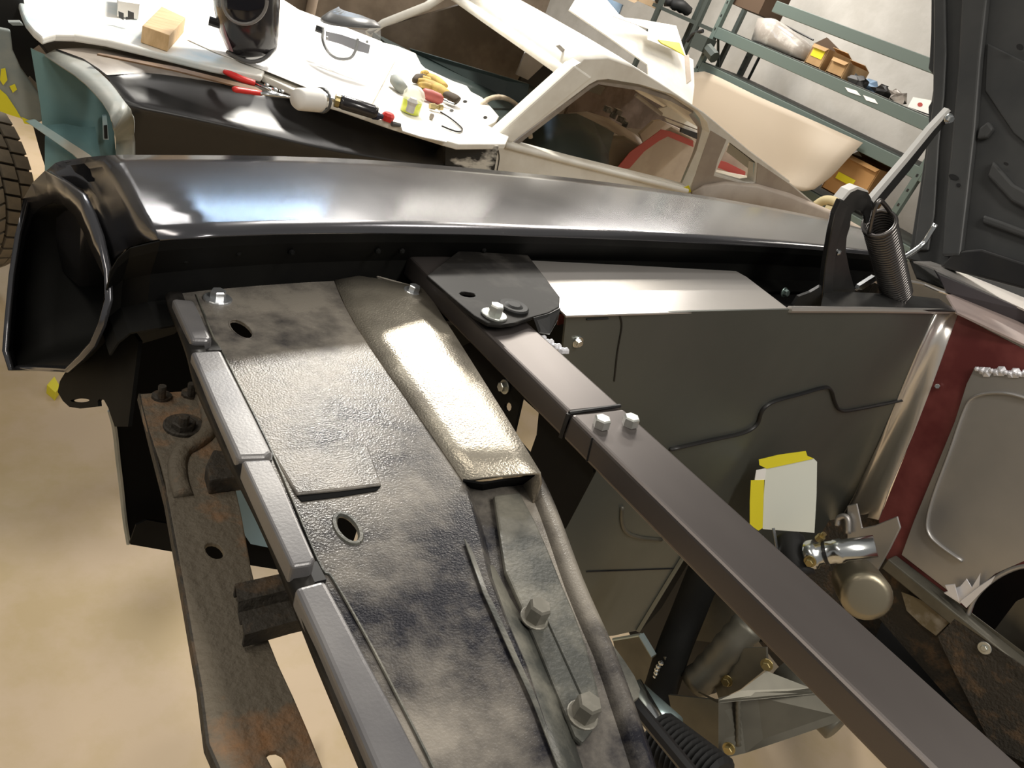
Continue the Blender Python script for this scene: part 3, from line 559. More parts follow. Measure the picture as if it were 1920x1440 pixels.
ribbon([(1804, -200), (1850, -200), (1850, 0), (1838, 110), (1828, 240), (1812, 380), (1800, 480), (1765, 480), (1772, 380), (1784, 250), (1796, 120), (1802, 0)], .022, 'side_rail')
ribbon([(1748, -200), (1776, -200), (1772, 0), (1774, 100), (1770, 180), (1760, 270), (1752, 400), (1740, 470), (1712, 470), (1728, 350), (1742, 240), (1748, 190), (1750, 60)], .010, 'edge_channel')
ribbon([(1860, 300), (1900, 345), (1960, 378), (1960, 412), (1895, 378), (1850, 330)], .014, 'curved_rib')
ribbon([(1842, 402), (1880, 415), (1960, 445), (1960, 462), (1880, 432), (1840, 418)], .012, 'curved_rib')
ribbon([(1850, 80), (1930, 120), (1960, 140), (1960, 300), (1900, 250), (1846, 170)], .006, 'brace_panel')
ribbon([(1834, 240), (1852, 226), (1862, 240), (1848, 258), (1830, 262)], .018, 'rib_boss')
ribbon([(1790, 470), (1840, 466), (1960, 505), (2100, 560), (2100, 600), (1930, 545), (1760, 500)], .02, 'rear_lip', BLACK)
for q in (ell(1788, 332, 10, 5, 20, 10), ell(1797, 347, 4, 4, 0, 8), ell(1912, 88, 7, 6, 20, 10), ell(1886, 307, 5, 3, 20, 8)):
    hd_('hood_hole', prism([Hd(a, b, .0235) for a, b in q], -nh*.002), BLACK)
# hinge ----------------------------------------------------------------
YH = .76
HG = part('hood_hinge', plate(Ps([(1532, 578), (1536, 560), (1545, 548), (1548, 500), (1553, 470), (1560, 430), (1566, 402), (1578, 375), (1592, 358), (1608, 351), (1626, 358), (1634, 372), (1636, 392), (1632, 412), (1624, 420), (1622, 405), (1616, 396), (1604, 394), (1597, 402), (1594, 425), (1588, 445), (1586, 470), (1594, 510), (1608, 560), (1612, 578)], y=YH), [], V((0, .006, 0))), HINGE, bevel=.001, label='hooked steel hood hinge')
def hg_(name, m, material, **k): return mk(name, m, material, HG, car=True, **k)
hg_('hinge_rim', prism([P(1578, 374, y=YH-.001), P(1592, 357, y=YH-.001), P(1608, 350, y=YH-.001), P(1627, 357, y=YH-.001), P(1629, 361, y=YH-.001), P(1608, 355, y=YH-.001), P(1595, 361, y=YH-.001), P(1582, 376, y=YH-.001)], V((0, .018, 0))), EDGE)
hg_('hinge_side', prism(Ps([(1578, 375), (1566, 402), (1560, 430), (1553, 470), (1548, 500), (1542, 560), (1560, 575), (1566, 500), (1572, 450), (1582, 415), (1592, 385)], y=YH-.012), V((0, .012, 0))), HINGE, bevel=.002)
hg_('hinge_foot', prism(Ps([(1488, 572), (1498, 556), (1520, 548), (1540, 536), (1545, 578), (1500, 580)], y=YH-.01), V((0, .006, 0))), HINGE)
hg_('link_arm', prism(Ps([(1634, 372), (1700, 295), (1745, 240), (1778, 206), (1784, 210), (1782, 222), (1752, 258), (1706, 320), (1660, 375), (1640, 392)], y=YH+.05), V((0, .008, 0))), HINGE, bevel=.001)
hg_('link_edge', prism([P(a, b, y=YH+.049) for a, b in [(1633, 373), (1700, 295), (1745, 240), (1779, 204), (1783, 208), (1750, 245), (1705, 300), (1638, 380)]], V((0, .010, 0))), EDGE)
hg_('pivot_bolt', bolt(P(1778, 222, y=YH+.045), (-.3, -1, 0), .007, .008, .010), CHROME)
hg_('stop_rod', tube(cat([P(1755, 420, y=YH+.05), P(1742, 440, y=YH+.05), P(1730, 458, y=YH+.05), P(1708, 475, y=YH+.05), P(1690, 486, y=YH+.05)], 3), .006, 8), CHROME, smooth=True)
hg_('lower_link', prism(Ps([(1608, 542), (1612, 536), (1640, 518), (1648, 520), (1644, 526), (1616, 544)], y=YH+.01), V((0, .008, 0))), CHROME)
hg_('hinge_back', prism(Ps([(1600, 575), (1606, 545), (1640, 530), (1660, 540), (1700, 560), (1700, 578)], y=YH+.02), V((0, .006, 0))), RUST2)
hg_('rivet', lathe(P(1571, 473, y=YH), (0, -1, 0), [(0, .007), (.004, .006), (.006, .002)], 10), CHROME)
hg_('hinge_nut', bolt(P(1470, 548, y=YH+.05), (0, -1, .2), .007, .008, .010), mat('green_zinc', (.25, .32, .30), .35, .8))
s0, s1 = P(1649, 420, y=YH-.02), P(1682, 552, y=YH-.02)
ax = (s1-s0).normalized(); u_ = ax.cross(V((0, 1, 0))).normalized(); b_ = ax.cross(u_); Ls = (s1-s0).length
turns, rs_ = max(8, int(Ls/.0082)), .0285
hx = []
for i in range(turns*14+1):
    a = 2*math.pi*i/14; hx.append(s0+ax*Ls*i/(turns*14)+(u_*math.cos(a)+b_*math.sin(a))*rs_)
hg_('coil_spring', tube(hx, .0037, 6), SPRING, smooth=True, label='dark tightly wound coil spring')
hk = [s0+(u_*math.cos(a)+b_*math.sin(a))*rs_ for a in [2*math.pi*k/16 for k in range(9)]]
e0, e1 = hk[0], hk[-1]; top_ = P(1648, 378, y=YH-.02)
hg_('spring_hook', tube(cat([s0+(u_*math.cos(a)+b_*math.sin(a))*rs_-ax*.002 for a in [2*math.pi*k/12 for k in range(12)]]+[e0-ax*.002, e0.lerp(top_, .6)-ax*.012, top_, e1.lerp(top_, .6)-ax*.012, e1], 4), .0042, 8), SPRING, smooth=True)

# template card hanging from tape ------------------------------------
pt = P(1480, 930, y=.60)
nt_ = V((-.55, -.75, .15)).normalized()
def Cd(px, py, o=0): return PP(px, py, pt+nt_*o, nt_)
TC = thing('card_template', 'pale grey-green card template edged with yellow tape above the master cylinder', 'template', w(Cd(1480, 1000)))
mk('card', prism([Cd(*p) for p in [(1436, 878), (1500, 866), (1526, 860), (1532, 866), (1531, 930), (1527, 999), (1470, 995), (1430, 992), (1432, 930)]], nt_*-.0015), CARD, TC, car=True)
mk('tape_strip', prism([Cd(*p, .002) for p in [(1423, 862), (1460, 853), (1511, 846), (1514, 855), (1526, 860), (1490, 868), (1438, 879), (1424, 872)]], nt_*-.0015), TAPE, TC, car=True, label='yellow tape along the top')
mk('tape_strip', prism([Cd(*p, .002) for p in [(1408, 901), (1433, 900), (1431, 950), (1430, 990), (1422, 995), (1406, 984), (1406, 940)]], nt_*-.0015), TAPE, TC, car=True, label='yellow tape along the left')
mk('white_corner', prism([Cd(*p, .001) for p in [(1418, 882), (1437, 878), (1434, 900), (1415, 900)]], nt_*-.0015), PAPER, TC, car=True)

# ------------------------------------------------------------------ second car, behind
Bc = thing('car', 'white fastback car shell with black fender parked behind', 'car', (2.3, 3.1, 0))
def bq(name, m, material, **k):
    k.setdefault('parent', Bc); return mk(name, m, material, **k)
# front fender
G = [(105, 93), (180, 91), (270, 104), (415, 132), (560, 172), (700, 218), (835, 262)]
S_ = [(205, 150), (290, 153), (420, 175), (560, 200), (700, 233), (840, 268)]
Cr = [(240, 203), (310, 215), (440, 243), (600, 280), (750, 306), (900, 330)]
g3 = resample(cat(Qs(G, z=.915), 4), 24); s3 = resample(cat(Qs(S_, z=.89), 4), 24); c3 = resample(cat([Q(a, b, y=2.13) for a, b in Cr], 4), 24)
rowsB = [[p+V((0, .03, -.05)) for p in g3], [p+V((0, .004, -.002)) for p in g3], g3, [a.lerp(b, .5)+V((0, 0, .012)) for a, b in zip(g3, s3)], [a.lerp(b, .85)+V((0, 0, .008)) for a, b in zip(g3, s3)], s3, [p+V((0, -.012, -.012)) for p in s3], [a.lerp(b, .5)+V((0, -.012, -.012)) for a, b in zip(s3, c3)], [p+V((0, .004, .008)) for p in c3], c3, [p+V((0, .03, -.02)) for p in c3], [V((p.x, 2.25, .35)) for p in c3]]
BF = bq('fender', loft(rowsB), BFEND, smooth=True, solid=.003, label='semi-gloss black front fender')
rimo = Qs([(105, 93), (135, 104), (165, 120), (200, 150), (226, 185), (243, 208)], z=.912)+[Q(246, 250, y=2.10), Q(247, 300, y=2.10), Q(248, 420, y=2.10)]
rimi = Qs([(84, 104), (118, 127), (152, 150), (190, 190), (205, 215), (213, 240)], z=.905)+[Q(217, 262, y=2.12), Q(218, 300, y=2.12), Q(219, 420, y=2.12)]
mk('fender_rim', loft([[p+V((.01, .01, -.01)) for p in resample(cat(rimo, 3), 20)], resample(cat(rimo, 3), 20), resample(cat(rimi, 3), 20)]), RIMG, BF, smooth=True, solid=.004, label='pale grey front rim')
mk('dusty_top', loft([[a.lerp(b, .03)+V((0, 0, .0035)) for a, b in zip(g3[:15], s3[:15])], [a.lerp(b, .5)+V((0, 0, .0155)) for a, b in zip(g3[:15], s3[:15])], [a.lerp(b, .8)+V((0, 0, .0125)) for a, b in zip(g3[:15], s3[:15])], [a.lerp(b, .95-.03*k)+V((0, 0, .0085)) for k, (a, b) in enumerate(zip(g3[:15], s3[:15]))]]), TAN, BF, smooth=True)
cyp = [(58, 92), (84, 104), (118, 127), (152, 150), (190, 190), (205, 215), (214, 245), (218, 296), (218, 400), (150, 400), (160, 292), (120, 265), (80, 238), (76, 200), (66, 140)]
mk('headlight_panel', prism(Qs(cyp, y=2.22), V((0, .01, 0))), CYAN, BF, label='turquoise headlight panel')
mk('panel_bulge', loft([Qs([(86, 235), (120, 232), (150, 238), (178, 238)], y=2.20), Qs([(84, 262), (120, 270), (150, 285), (190, 300)], y=2.15), Qs([(84, 400), (120, 400), (150, 400), (190, 400)], y=2.12)]), CYAN, BF, smooth=True, solid=.002)
mk('panel_slot', join(prism(Qs([(192, 218), (200, 217), (204, 262), (194, 262)], y=2.19), V((0, .01, 0)))), BLUE, BF)
mk('slot_hole', prism(Qs([(195, 236), (201, 235), (202, 260), (196, 260)], y=2.185), V((0, .004, 0))), BLACK, BF)
mk('lower_lip', prism(Qs([(50, 228), (66, 224), (168, 290), (190, 310), (160, 310), (138, 290)], y=2.10), V((0, .03, -.01))), BLUE, BF)
mk('under_tray', prism(Qs([(62, 236), (150, 296), (170, 330), (90, 330), (74, 280)], y=2.42), V((0, .01, 0))), BLACK, BF)
mk('lower_bracket', prism(Qs([(88, 278), (104, 280), (122, 292), (125, 320), (105, 305)], y=2.16), V((0, .02, 0))), CYAN, BF)
# hood
hq = [(33, -8), (34, 0), (40, 20), (48, 38), (62, 55), (80, 70), (92, 66), (105, 63), (140, 64), (200, 74), (300, 99), (400, 124), (491, 142), (500, 128), (526, 10), (520, -8)]
BH = bq('hood', prism(Qs(hq, z=.955), V((0, 0, -.02))), HOODB, bevel=.006, seg=3, label='pale blue hood mottled white, paled further for strong light')
mk('hood_edge', tube(cat(Qs([(105, 64), (140, 65), (200, 75), (300, 100), (400, 125), (488, 142)], z=.945), 3), .007, 8), CYAN, BH, smooth=True)
bq('gap_shade', prism(Qs([(60, 60), (480, 120), (860, 255), (830, 275), (480, 170), (100, 110)], z=.87), V((0, 0, -.01))), BLACK)  # black sheet painted as shade in the gap beside the hood
bq('grille_void', prism(Qs([(-60, -40), (40, -30), (52, 52), (84, 76), (62, 92), (76, 188), (50, 196), (0, 190), (-60, 170)], y=2.45), V((0, .01, 0))), BLACK)  # black sheet added for the dark hollow behind the valance
VL = bq('front_valance', prism(Qs([(-40, 40), (0, 54), (20, 58), (24, 95), (40, 130), (60, 158), (80, 186), (80, 228), (66, 232), (48, 226), (20, 216), (0, 206), (-60, 180)], y=2.30), V((0, .02, 0))), GREYP, bevel=.004, label='grey primed valance with yellow filler')
for q in ([(0, 168), (12, 178), (30, 205), (40, 222), (20, 216), (-10, 205)], [(2, 130), (10, 128), (14, 150), (6, 160), (0, 150)], [(40, 220), (66, 230), (66, 235), (46, 232)], [(18, 162), (28, 158), (32, 168), (24, 174)]):
    mk('filler_patch', prism(Qs(q, y=2.294), V((0, .003, 0))), TAPE, VL)
mk('valance_ear', prism(Qs([(16, 42), (38, 42), (44, 48), (24, 48)], y=2.29), V((0, .02, 0))), GREYP, VL)
bq('inner_flap', prism(Qs([(50, 150), (56, 143), (70, 158), (76, 180), (64, 170)], y=2.34), V((0, .004, 0))), TANPAPER)
# cowl and windscreen frame
cq = [(492, 140), (502, 118), (512, 60), (530, 25), (620, 47), (700, 75), (745, 86), (780, 100), (790, 120), (798, 128), (850, 152), (876, 161), (884, 172), (905, 183), (926, 206), (936, 218), (930, 228), (915, 235), (955, 255), (948, 270), (860, 270), (835, 263), (740, 233), (640, 198), (560, 173)]
CB = bq('cowl', prism(Qs(cq, z=.945), V((0, 0, -.02))), WHITE, bevel=.004, label='bright white cowl panel')
for px, py in ((716, 103), (872, 190), (847, 207), (910, 220)):
    mk('cowl_hole', prism(Qs(ell(px, py, 4, 2.5, 0, 8), z=.9465), V((0, 0, -.002))), BLACK, CB)
bq('dashboard', join(prism(Qs([(700, 60), (775, 98), (992, 158), (1010, 170), (990, 215), (935, 228), (860, 165), (780, 128)], z=.93), V((0, 0, -.03))), prism([Q(770, 92, y=3.45), Q(992, 158, y=2.95), Q(985, 205, y=2.9), Q(795, 130, y=3.4)], V((0, .02, 0)))), DKGREEN, label='dark green dashboard')
YB = 2.3
side = [(925, 264), (1000, 196), (1080, 122), (1095, 114), (1140, 112), (1190, 130), (1250, 168), (1320, 215), (1400, 282), (1480, 342), (1560, 408), (1650, 468), (1650, 620), (900, 480), (900, 300)]
door = [(958, 268), (1105, 158), (1120, 150), (1140, 148), (1200, 158), (1265, 178), (1305, 203), (1326, 230), (1331, 250), (1320, 290), (1292, 352), (1270, 346), (1180, 324), (1080, 300), (1000, 279)]
qwin = [(1367, 266), (1392, 285), (1418, 305), (1414, 341), (1400, 343), (1340, 326), (1352, 300)]
BS = bq('body_side', plate(Qs(side, y=YB), [Qs(door, y=YB), Qs(qwin, y=YB)], V((0, .05, 0))), WHITE, bevel=.005, seg=2, label='white primed body side with door opening')
def bs_(name, m, material, **k): return mk(name, m, material, BS, **k)
bs_('quarter_skin', prism(Qs([(1333, 245), (1362, 262), (1346, 300), (1338, 330), (1400, 346), (1418, 343), (1421, 305), (1480, 345), (1560, 412), (1650, 470), (1650, 560), (1500, 520), (1296, 420), (1296, 352)], y=YB-.003), V((0, .004, 0))), BEIGE)
bs_('wheel_arch', loft([Qs([(1298, 358), (1320, 346), (1360, 340), (1420, 345), (1480, 362), (1560, 395), (1640, 440)], y=YB-.004), Qs([(1298, 362), (1320, 352), (1360, 347), (1420, 353), (1480, 372), (1560, 405), (1640, 452)], y=YB-.03), Qs([(1298, 420), (1320, 420), (1360, 420), (1420, 420), (1480, 440), (1560, 470), (1640, 520)], y=YB-.035)]), BEIGE, smooth=True, solid=.002)
bs_('belt_moulding', tube(Qs([(948, 272), (1080, 306), (1180, 331), (1288, 358)], y=YB-.006), .012, 8), WHITE, smooth=True)
bs_('door_jamb', loft([Qs([(1306, 205), (1327, 232), (1331, 252), (1320, 292), (1292, 350)], y=YB+.01), Qs([(1292, 215), (1308, 238), (1308, 258), (1298, 290), (1276, 342)], y=YB+.16)]), BLUE, smooth=True, solid=.003, label='pale blue door jamb')
bs_('window_jamb', loft([Qs([(1414, 306), (1412, 341)], y=YB+.01), Qs([(1404, 312), (1400, 340)], y=YB+.12)]), BLUE, solid=.003)
bs_('window_header', loft([Qs([(1368, 268), (1417, 306)], y=YB+.01), Qs([(1362, 284), (1404, 316)], y=YB+.2)]), DKGREEN, solid=.003)
bs_('tape_tab', prism(Qs([(1283, 352), (1292, 348), (1296, 360), (1284, 362)], y=YB-.008), V((0, .004, 0))), TAPE)
bs_('door_seam', tube(cat(Qs([(934, 282), (936, 298), (930, 330)], y=YB-.004), 3), .002, 5), BLACK)
bs_('hinge_hole', prism(Qs(ell(1040, 297, 3, 2, 20, 8), y=YB-.003), V((0, .002, 0))), BLACK)
bs_('fender_patch', prism(Qs([(835, 268), (905, 270), (935, 274), (925, 330), (835, 320)], y=2.14), V((0, .004, 0))), mat('sanded_edge', (.70, .67, .60), .5, 0, (.02, .02, .02), 6, .40, .50, stretch=(1, 1, 2.2)))
bs_('door_line', prism(Qs([(960, 270), (1105, 161), (1122, 153), (1200, 163), (1262, 183), (1300, 208), (1300, 213), (1258, 190), (1200, 170), (1122, 158), (1108, 166), (970, 272)], y=YB+.02), V((0, .05, 0))), TAN)
near = Qs([(1080, 122), (1095, 113), (1140, 111), (1190, 129), (1250, 167), (1320, 214), (1400, 281), (1480, 341)], y=YB)
roof_rows = []
for t in (0, .08, .25, .5, .75, .92, 1):
    roof_rows.append([V((p.x+.25*t*(1-.6*i/7)-.06*math.sin(math.pi*t), YB+1.45*t, p.z+.018*math.sin(math.pi*t)**.6-(.03 if i == 0 else 0))) for i, p in enumerate(near)])
RB = bq('roof', loft(roof_rows), WHITE, smooth=True, solid=.01, label='white roof skin')
mk('roof_seam', tube(Qs([(1108, 92), (1152, 106)], z=1.27), .003, 5), BLACK, RB)
hd = [r[0]+V((-.012, 0, -.015)) for r in roof_rows]
mk('windscreen_header', tube(hd, .022, 8), WHITE, RB, smooth=True)
mk('windscreen_pillar', tube([Q(690, 66, y=3.72), Q(720, 44, y=3.72), Q(800, 12, y=3.72), hd[-1]], .022, 8), WHITE, RB, smooth=True, label='far windscreen pillar')
mk('near_pillar', prism([Q(922, 262, y=YB-.005), Q(1078, 122, y=YB-.005), Q(1112, 146, y=YB-.005), Q(962, 268, y=YB-.005)], V((0, .06, 0))), WHITE, RB, bevel=.008, label='near windscreen pillar')
mk('header_tape', prism(Qs([(1042, 86), (1050, 84), (1090, 122), (1086, 130)], y=YB+.12), V((0, .004, 0))), mat('grey_smudge', (.34, .31, .28), .6), RB)
# interior
bq('far_door', prism(Qs([(690, 60), (860, 10), (1010, 60), (1120, 110), (1300, 215), (1370, 290), (1420, 420), (980, 300), (760, 140)], y=3.70), V((0, .02, 0))), BROWNIN, label='dusty brown inner far side')
bq('dark_pillar', prism(Qs([(970, 160), (1000, 105), (1040, 92), (1076, 128), (1040, 150), (1005, 172)], y=3.55), V((0, .02, 0))), BLACK)
bq('headlining', prism(Qs([(1085, 158), (1130, 152), (1230, 175), (1300, 225), (1290, 250), (1180, 240), (1060, 215)], y=3.62), V((0, .02, 0))), mat('brown_headlining', (.085, .06, .045), .8, 0, (.16, .12, .10), 5))
bq('light_tag', prism(Qs([(1092, 158), (1112, 157), (1135, 164), (1126, 178), (1094, 168)], y=3.3), V((0, .01, 0))), mat('grey_card', (.24, .22, .18), .7))
ST = bq('seat', loft([Qs([(960, 300), (985, 262), (1010, 238), (1045, 216), (1080, 214), (1110, 228), (1150, 250)], y=3.05), Qs([(980, 320), (1005, 290), (1030, 270), (1060, 255), (1090, 250), (1120, 265), (1140, 290)], y=2.85), Qs([(990, 360), (1010, 340), (1040, 320), (1070, 310), (1100, 305), (1120, 315), (1140, 330)], y=2.7)]), DKGREEN, smooth=True, solid=.01, label='dark seat hump')
bq('tunnel_cover', loft([Qs([(1066, 212), (1100, 210), (1140, 222), (1190, 252), (1212, 272)], y=3.3), Qs([(1080, 222), (1110, 226), (1140, 240), (1180, 266), (1200, 284)], y=3.1)]), BEIGE, smooth=True, solid=.006)
bq('wheelhouse', prism(Qs([(1096, 300), (1110, 275), (1140, 258), (1175, 258), (1210, 278), (1180, 318), (1150, 330), (1096, 318)], y=3.0), V((0, .05, 0))), mat('olive_brown', (.16, .13, .09), .6), bevel=.02)
bq('quarter_lining', prism(Qs([(1150, 330), (1200, 290), (1248, 248), (1262, 240), (1310, 268), (1310, 370), (1200, 340)], y=2.95), V((0, .02, 0))), BEIGE, bevel=.005)
bq('rear_lining', prism(Qs([(1200, 252), (1226, 228), (1240, 226), (1310, 258), (1310, 276), (1246, 244), (1210, 274)], y=3.2), V((0, .02, 0))), BEIGE)
bq('red_stripe', prism(Qs([(1156, 316), (1182, 285), (1220, 258), (1240, 243), (1256, 246), (1300, 264), (1300, 276), (1252, 256), (1236, 264), (1208, 284), (1180, 316)], y=2.93), V((0, .004, 0))), REDO)
bq('red_stripe', prism(Qs([(1346, 300), (1362, 304), (1398, 322), (1396, 334), (1340, 312)], y=2.93), V((0, .004, 0))), REDO)
bq('white_shelf', prism(Qs([(1330, 316), (1400, 330), (1410, 348), (1330, 330)], y=2.9), V((0, .004, 0))), WHITE)
bq('beige_back', prism(Qs([(1340, 268), (1365, 272), (1405, 312), (1420, 350), (1330, 330)], y=3.0), V((0, .01, 0))), BEIGE)
bq('white_slat', prism(Qs([(1236, 204), (1252, 200), (1310, 232), (1312, 244), (1240, 216)], y=3.1), V((0, .01, 0))), WHITE)
bq('white_slat', prism(Qs([(1248, 222), (1310, 246), (1312, 252), (1250, 228)], y=3.08), V((0, .01, 0))), WHITE)
bq('hinge_strut', tube(Qs([(1192, 178), (1240, 214)], y=3.0), .010, 8), TAN)
bq('black_slot', prism(Qs([(1278, 240), (1310, 250), (1308, 262), (1276, 248)], y=3.05), V((0, .01, 0))), BLACK)
bq('latch_parts', join(*[box(Q(px, py, y=3.2), .04, .03, .03, i) for i, (px, py) in enumerate(((1140, 205), (1150, 216), (1165, 224), (1158, 210), (1172, 232)))]), mat('worn_latch', (.10, .10, .09), .4, .6, (.4, .38, .34), 20), kind='stuff')
bq('inner_cowl_sheen', prism(Qs([(1000, 80), (1030, 92), (1022, 120), (990, 150), (968, 140), (984, 100)], y=3.5), V((0, .01, 0))), SILVER)
SWc = bq('steering_wheel', tube([QP(a, b, Q(940, 240, y=2.75), V((.45, -.85, .25))) for a, b in ell(934, 272, 62, 90, 0, 40)], .011, 8, False), CREAM, smooth=True, label='ivory steering wheel rim')

# ------------------------------------------------------------------ things lying on the second car
def lay(px, py, z=.957): return Q(px, py, z=z)
mk('paper_sheet', prism(Qs([(352, 74), (400, -8), (520, -8), (560, 18), (640, 48), (716, 78), (742, 110), (690, 208), (640, 190), (497, 132), (400, 96)], z=.958), V((0, 0, -.0015))), PAPER, label='large white paper sheet spread under the welding helmet', category='paper')
mk('wooden_block', prism([Q(267, 48, z=1.0), Q(318, 66, z=1.0), Q(348, 33, z=1.0), Q(303, 12, z=1.0)], V((0, 0, -.044))), WOOD, bevel=.002, label='short pine block on the pale blue hood', category='wood block')
wb = thing('angle_clamp', 'small white angle block with dark square openings beside the pine block', 'clamp', Q(238, 40, z=.957))
mk('clamp_body', prism([Q(222, 2, z=1.0), Q(262, 8, z=1.0), Q(258, -20, z=1.0), Q(222, -24, z=1.0)], V((0, 0, -.042))), PAPER, wb)
mk('clamp_opening', prism(Qs([(222, 21), (232, 25), (232, 38), (223, 33)], y=2.46), V((0, .003, 0))), GREYPL, wb)
mk('clamp_opening', prism(Qs([(240, 20), (251, 24), (251, 36), (236, 37), (236, 32), (240, 32)], y=2.46), V((0, .003, 0))), GREYPL, wb)
mk('steel_strip', prism(Qs([(182, 101), (186, 99), (330, 125), (480, 163), (492, 170), (478, 170), (330, 132)], z=.945), V((0, 0, -.004))), mat('rust_strip', (.26, .16, .09), .6, .3, (.16, .10, .06), 10), label='long thin rusty strip lying on the black fender', category='strip')
# pliers
pl = thing('locking_pliers', 'pliers with two red grips lying on the black fender', 'pliers', lay(470, 165, .935))
mk('grip', tube(cat(Qs([(420, 134), (432, 139), (455, 149), (478, 156)], z=.95), 3), [.008, .010, .011, .012, .013, .013, .013, .012, .012, .011], 10, flat=.7), RED, pl, smooth=True, label='red grip')
mk('grip', tube(cat(Qs([(437, 167), (450, 169), (470, 172), (490, 175)], z=.945), 3), [.008, .011, .011, .011, .011, .011, .010, .011, .010, .009], 10, flat=.7), RED, pl, smooth=True, label='red grip')
mk('jaw', join(tube(Qs([(478, 156), (500, 165), (520, 172)], z=.947), [.006, .007, .012], 8, flat=.6), tube(Qs([(488, 175), (510, 176), (548, 184)], z=.947), [.006, .014, .007], 8, flat=.6)), CHROME, pl, smooth=True)
for px, py in ((500, 160), (515, 168), (528, 172)): mk('rivet', lathe(Q(px, py, z=.952), (0, 0, 1), [(0, .008), (.004, .007), (.006, .003)], 10), CHROME, pl)
# air tool and cup
c0, c1 = Q(556, 186, z=.985), Q(604, 188, z=.985)
cu = thing('white_cup', 'white cup lying on its side between the pliers and the air tool', 'cup', c0-V((0, 0, .03)))
mk('cup_body', lathe(c0, c1-c0, [(0, .024), (.01, .029), (.075, .032), (.085, .032)], 20), PAPER, cu, smooth=True)
mk('cup_ring', lathe(c1, c1-c0, [(-.008, .033), (.0, .034), (.0, .026)], 20, False), GREYPL, cu, smooth=True, solid=.002)
t0, t1 = Q(636, 190, z=.981), Q(692, 207, z=.981)
at = thing('air_grinder', 'black barrel air grinder with gold collar beside the white paper', 'grinder', t0-V((0, 0, .02)))
mk('barrel', lathe(t0, t1-t0, [(0, .017), (.012, .020), (.10, .020), (.112, .016)], 18), HELM, at, smooth=True)
mk('collar', lathe(t0, t0-t1, [(0, .019), (.012, .019), (.014, .012)], 16), BRASS, at)
mk('spindle', lathe(t0, t0-t1, [(.01, .006), (.03, .006), (.03, .010), (.045, .010)], 10), CHROME, at)
mk('tail_ring', lathe(t1, t1-t0, [(0, .017), (.012, .017), (.014, .01)], 16), FLANGE, at)
mk('hose_fitting', join(lathe(Q(699, 216, z=.959), (1, .2, 0), [(0, .012), (.02, .012), (.022, .008), (.035, .008)], 8)), mat('navy_fitting', (.02, .025, .05), .4), label='small navy fitting at the end of the grinder', category='fitting')
kn = thing('red_toggle', 'small red plastic piece next to the navy fitting', 'plastic piece', Q(726, 226, z=.945))
mk('knob_cap', lathe(Q(726, 226, z=.9465), (0, 0, 1), [(0, .018), (.016, .020), (.024, .014)], 9), RED, kn)
mk('knob_stem', lathe(Q(735, 232, z=.948), (1, .1, 0), [(0, .008), (.03, .006)], 8), GREYPL, kn)
sb = thing('spray_bottle', 'clear squat bottle holding yellow-green liquid beside the gloves', 'bottle', Q(768, 212, z=.947))
mk('bottle_body', lathe(Q(768, 210, z=.947), (0, 0, 1), [(0, .034), (.06, .036), (.075, .028), (.085, .014)], 20), mat('milky_plastic', (.9, .9, .86), .3, alpha=.5), sb, smooth=True)
mk('liquid', lathe(Q(768, 210, z=.949), (0, 0, 1), [(0, .031), (.038, .032)], 20), YGREEN, sb, smooth=True)
mk('bottle_neck', lathe(Q(768, 210, z=1.03), (0, 0, 1), [(0, .012), (.02, .012), (.03, .016), (.04, .010)], 14), PAPER, sb)
dg = thing('pencil_grinder', 'small grey pneumatic grinder behind the bottle', 'grinder', Q(748, 165, z=.947))
mk('grinder_body', lathe(Q(737, 146, z=.975), Q(757, 168, z=.965)-Q(737, 146, z=.975), [(0, .012), (.015, .020), (.05, .022), (.09, .018)], 14), GREYP, dg, smooth=True)
mk('grinder_bit', lathe(Q(737, 146, z=.975), Q(737, 146, z=.975)-Q(757, 168, z=.965), [(0, .003), (.03, .003)], 8), CHROME, dg)
gl = thing('work_glove', 'yellow leather work glove with dark cuff lying on the cowl', 'glove', Q(815, 165, z=.947))
mk('palm', tube(cat([Q(790, 152, z=.965), Q(812, 160, z=.975), Q(828, 170, z=.975), Q(842, 180, z=.965)], 4), [.022, .026, .028, .029, .030, .031, .032, .032, .031, .030, .029, .028, .026], 12, flat=.55), GLOVE, gl, smooth=True)
for (a, b, c_, d_) in ((795, 148, 780, 146), (792, 153, 778, 152), (797, 160, 786, 158)):
    mk('finger', tube(cat([Q(a+10, b+4, z=.97), Q(a, b, z=.972), Q(c_, d_, z=.962)], 3), [.014, .014, .013, .013, .012, .010, .007], 8), GLOVE, gl, smooth=True)
mk('fingertips', tube(cat([Q(776, 152, z=.966), Q(784, 146, z=.972), Q(796, 144, z=.968)], 3), [.008, .013, .015, .016, .015, .013, .009], 8), GLOVED, gl, smooth=True)
mk('cuff', tube(cat([Q(840, 178, z=.972), Q(850, 184, z=.972), Q(858, 190, z=.968)], 3), [.028, .031, .032, .033, .033, .032, .030], 12, flat=.5), GLOVED, gl, smooth=True)
g2 = thing('work_glove', 'second yellow leather glove folded along the rear edge of the cowl', 'glove', Q(815, 150, z=.947))
mk('palm', tube(cat([Q(796, 138, z=.965), Q(816, 148, z=.97), Q(836, 162, z=.965)], 4), [.014, .018, .021, .023, .024, .024, .023, .020, .014], 10, flat=.6), GLOVE, g2, smooth=True)
mk('finger', tube(cat([Q(800, 138, z=.975), Q(796, 136, z=.972), Q(790, 137, z=.968)], 3), [.012, .012, .011, .011, .01, .009, .006], 8), GLOVE, g2, smooth=True)
rd = thing('file_handle', 'tool with faded red barrel handle in front of the gloves', 'hand tool', Q(810, 185, z=.947))
h0, h1 = Q(791, 173, z=.97), Q(827, 187, z=.965)
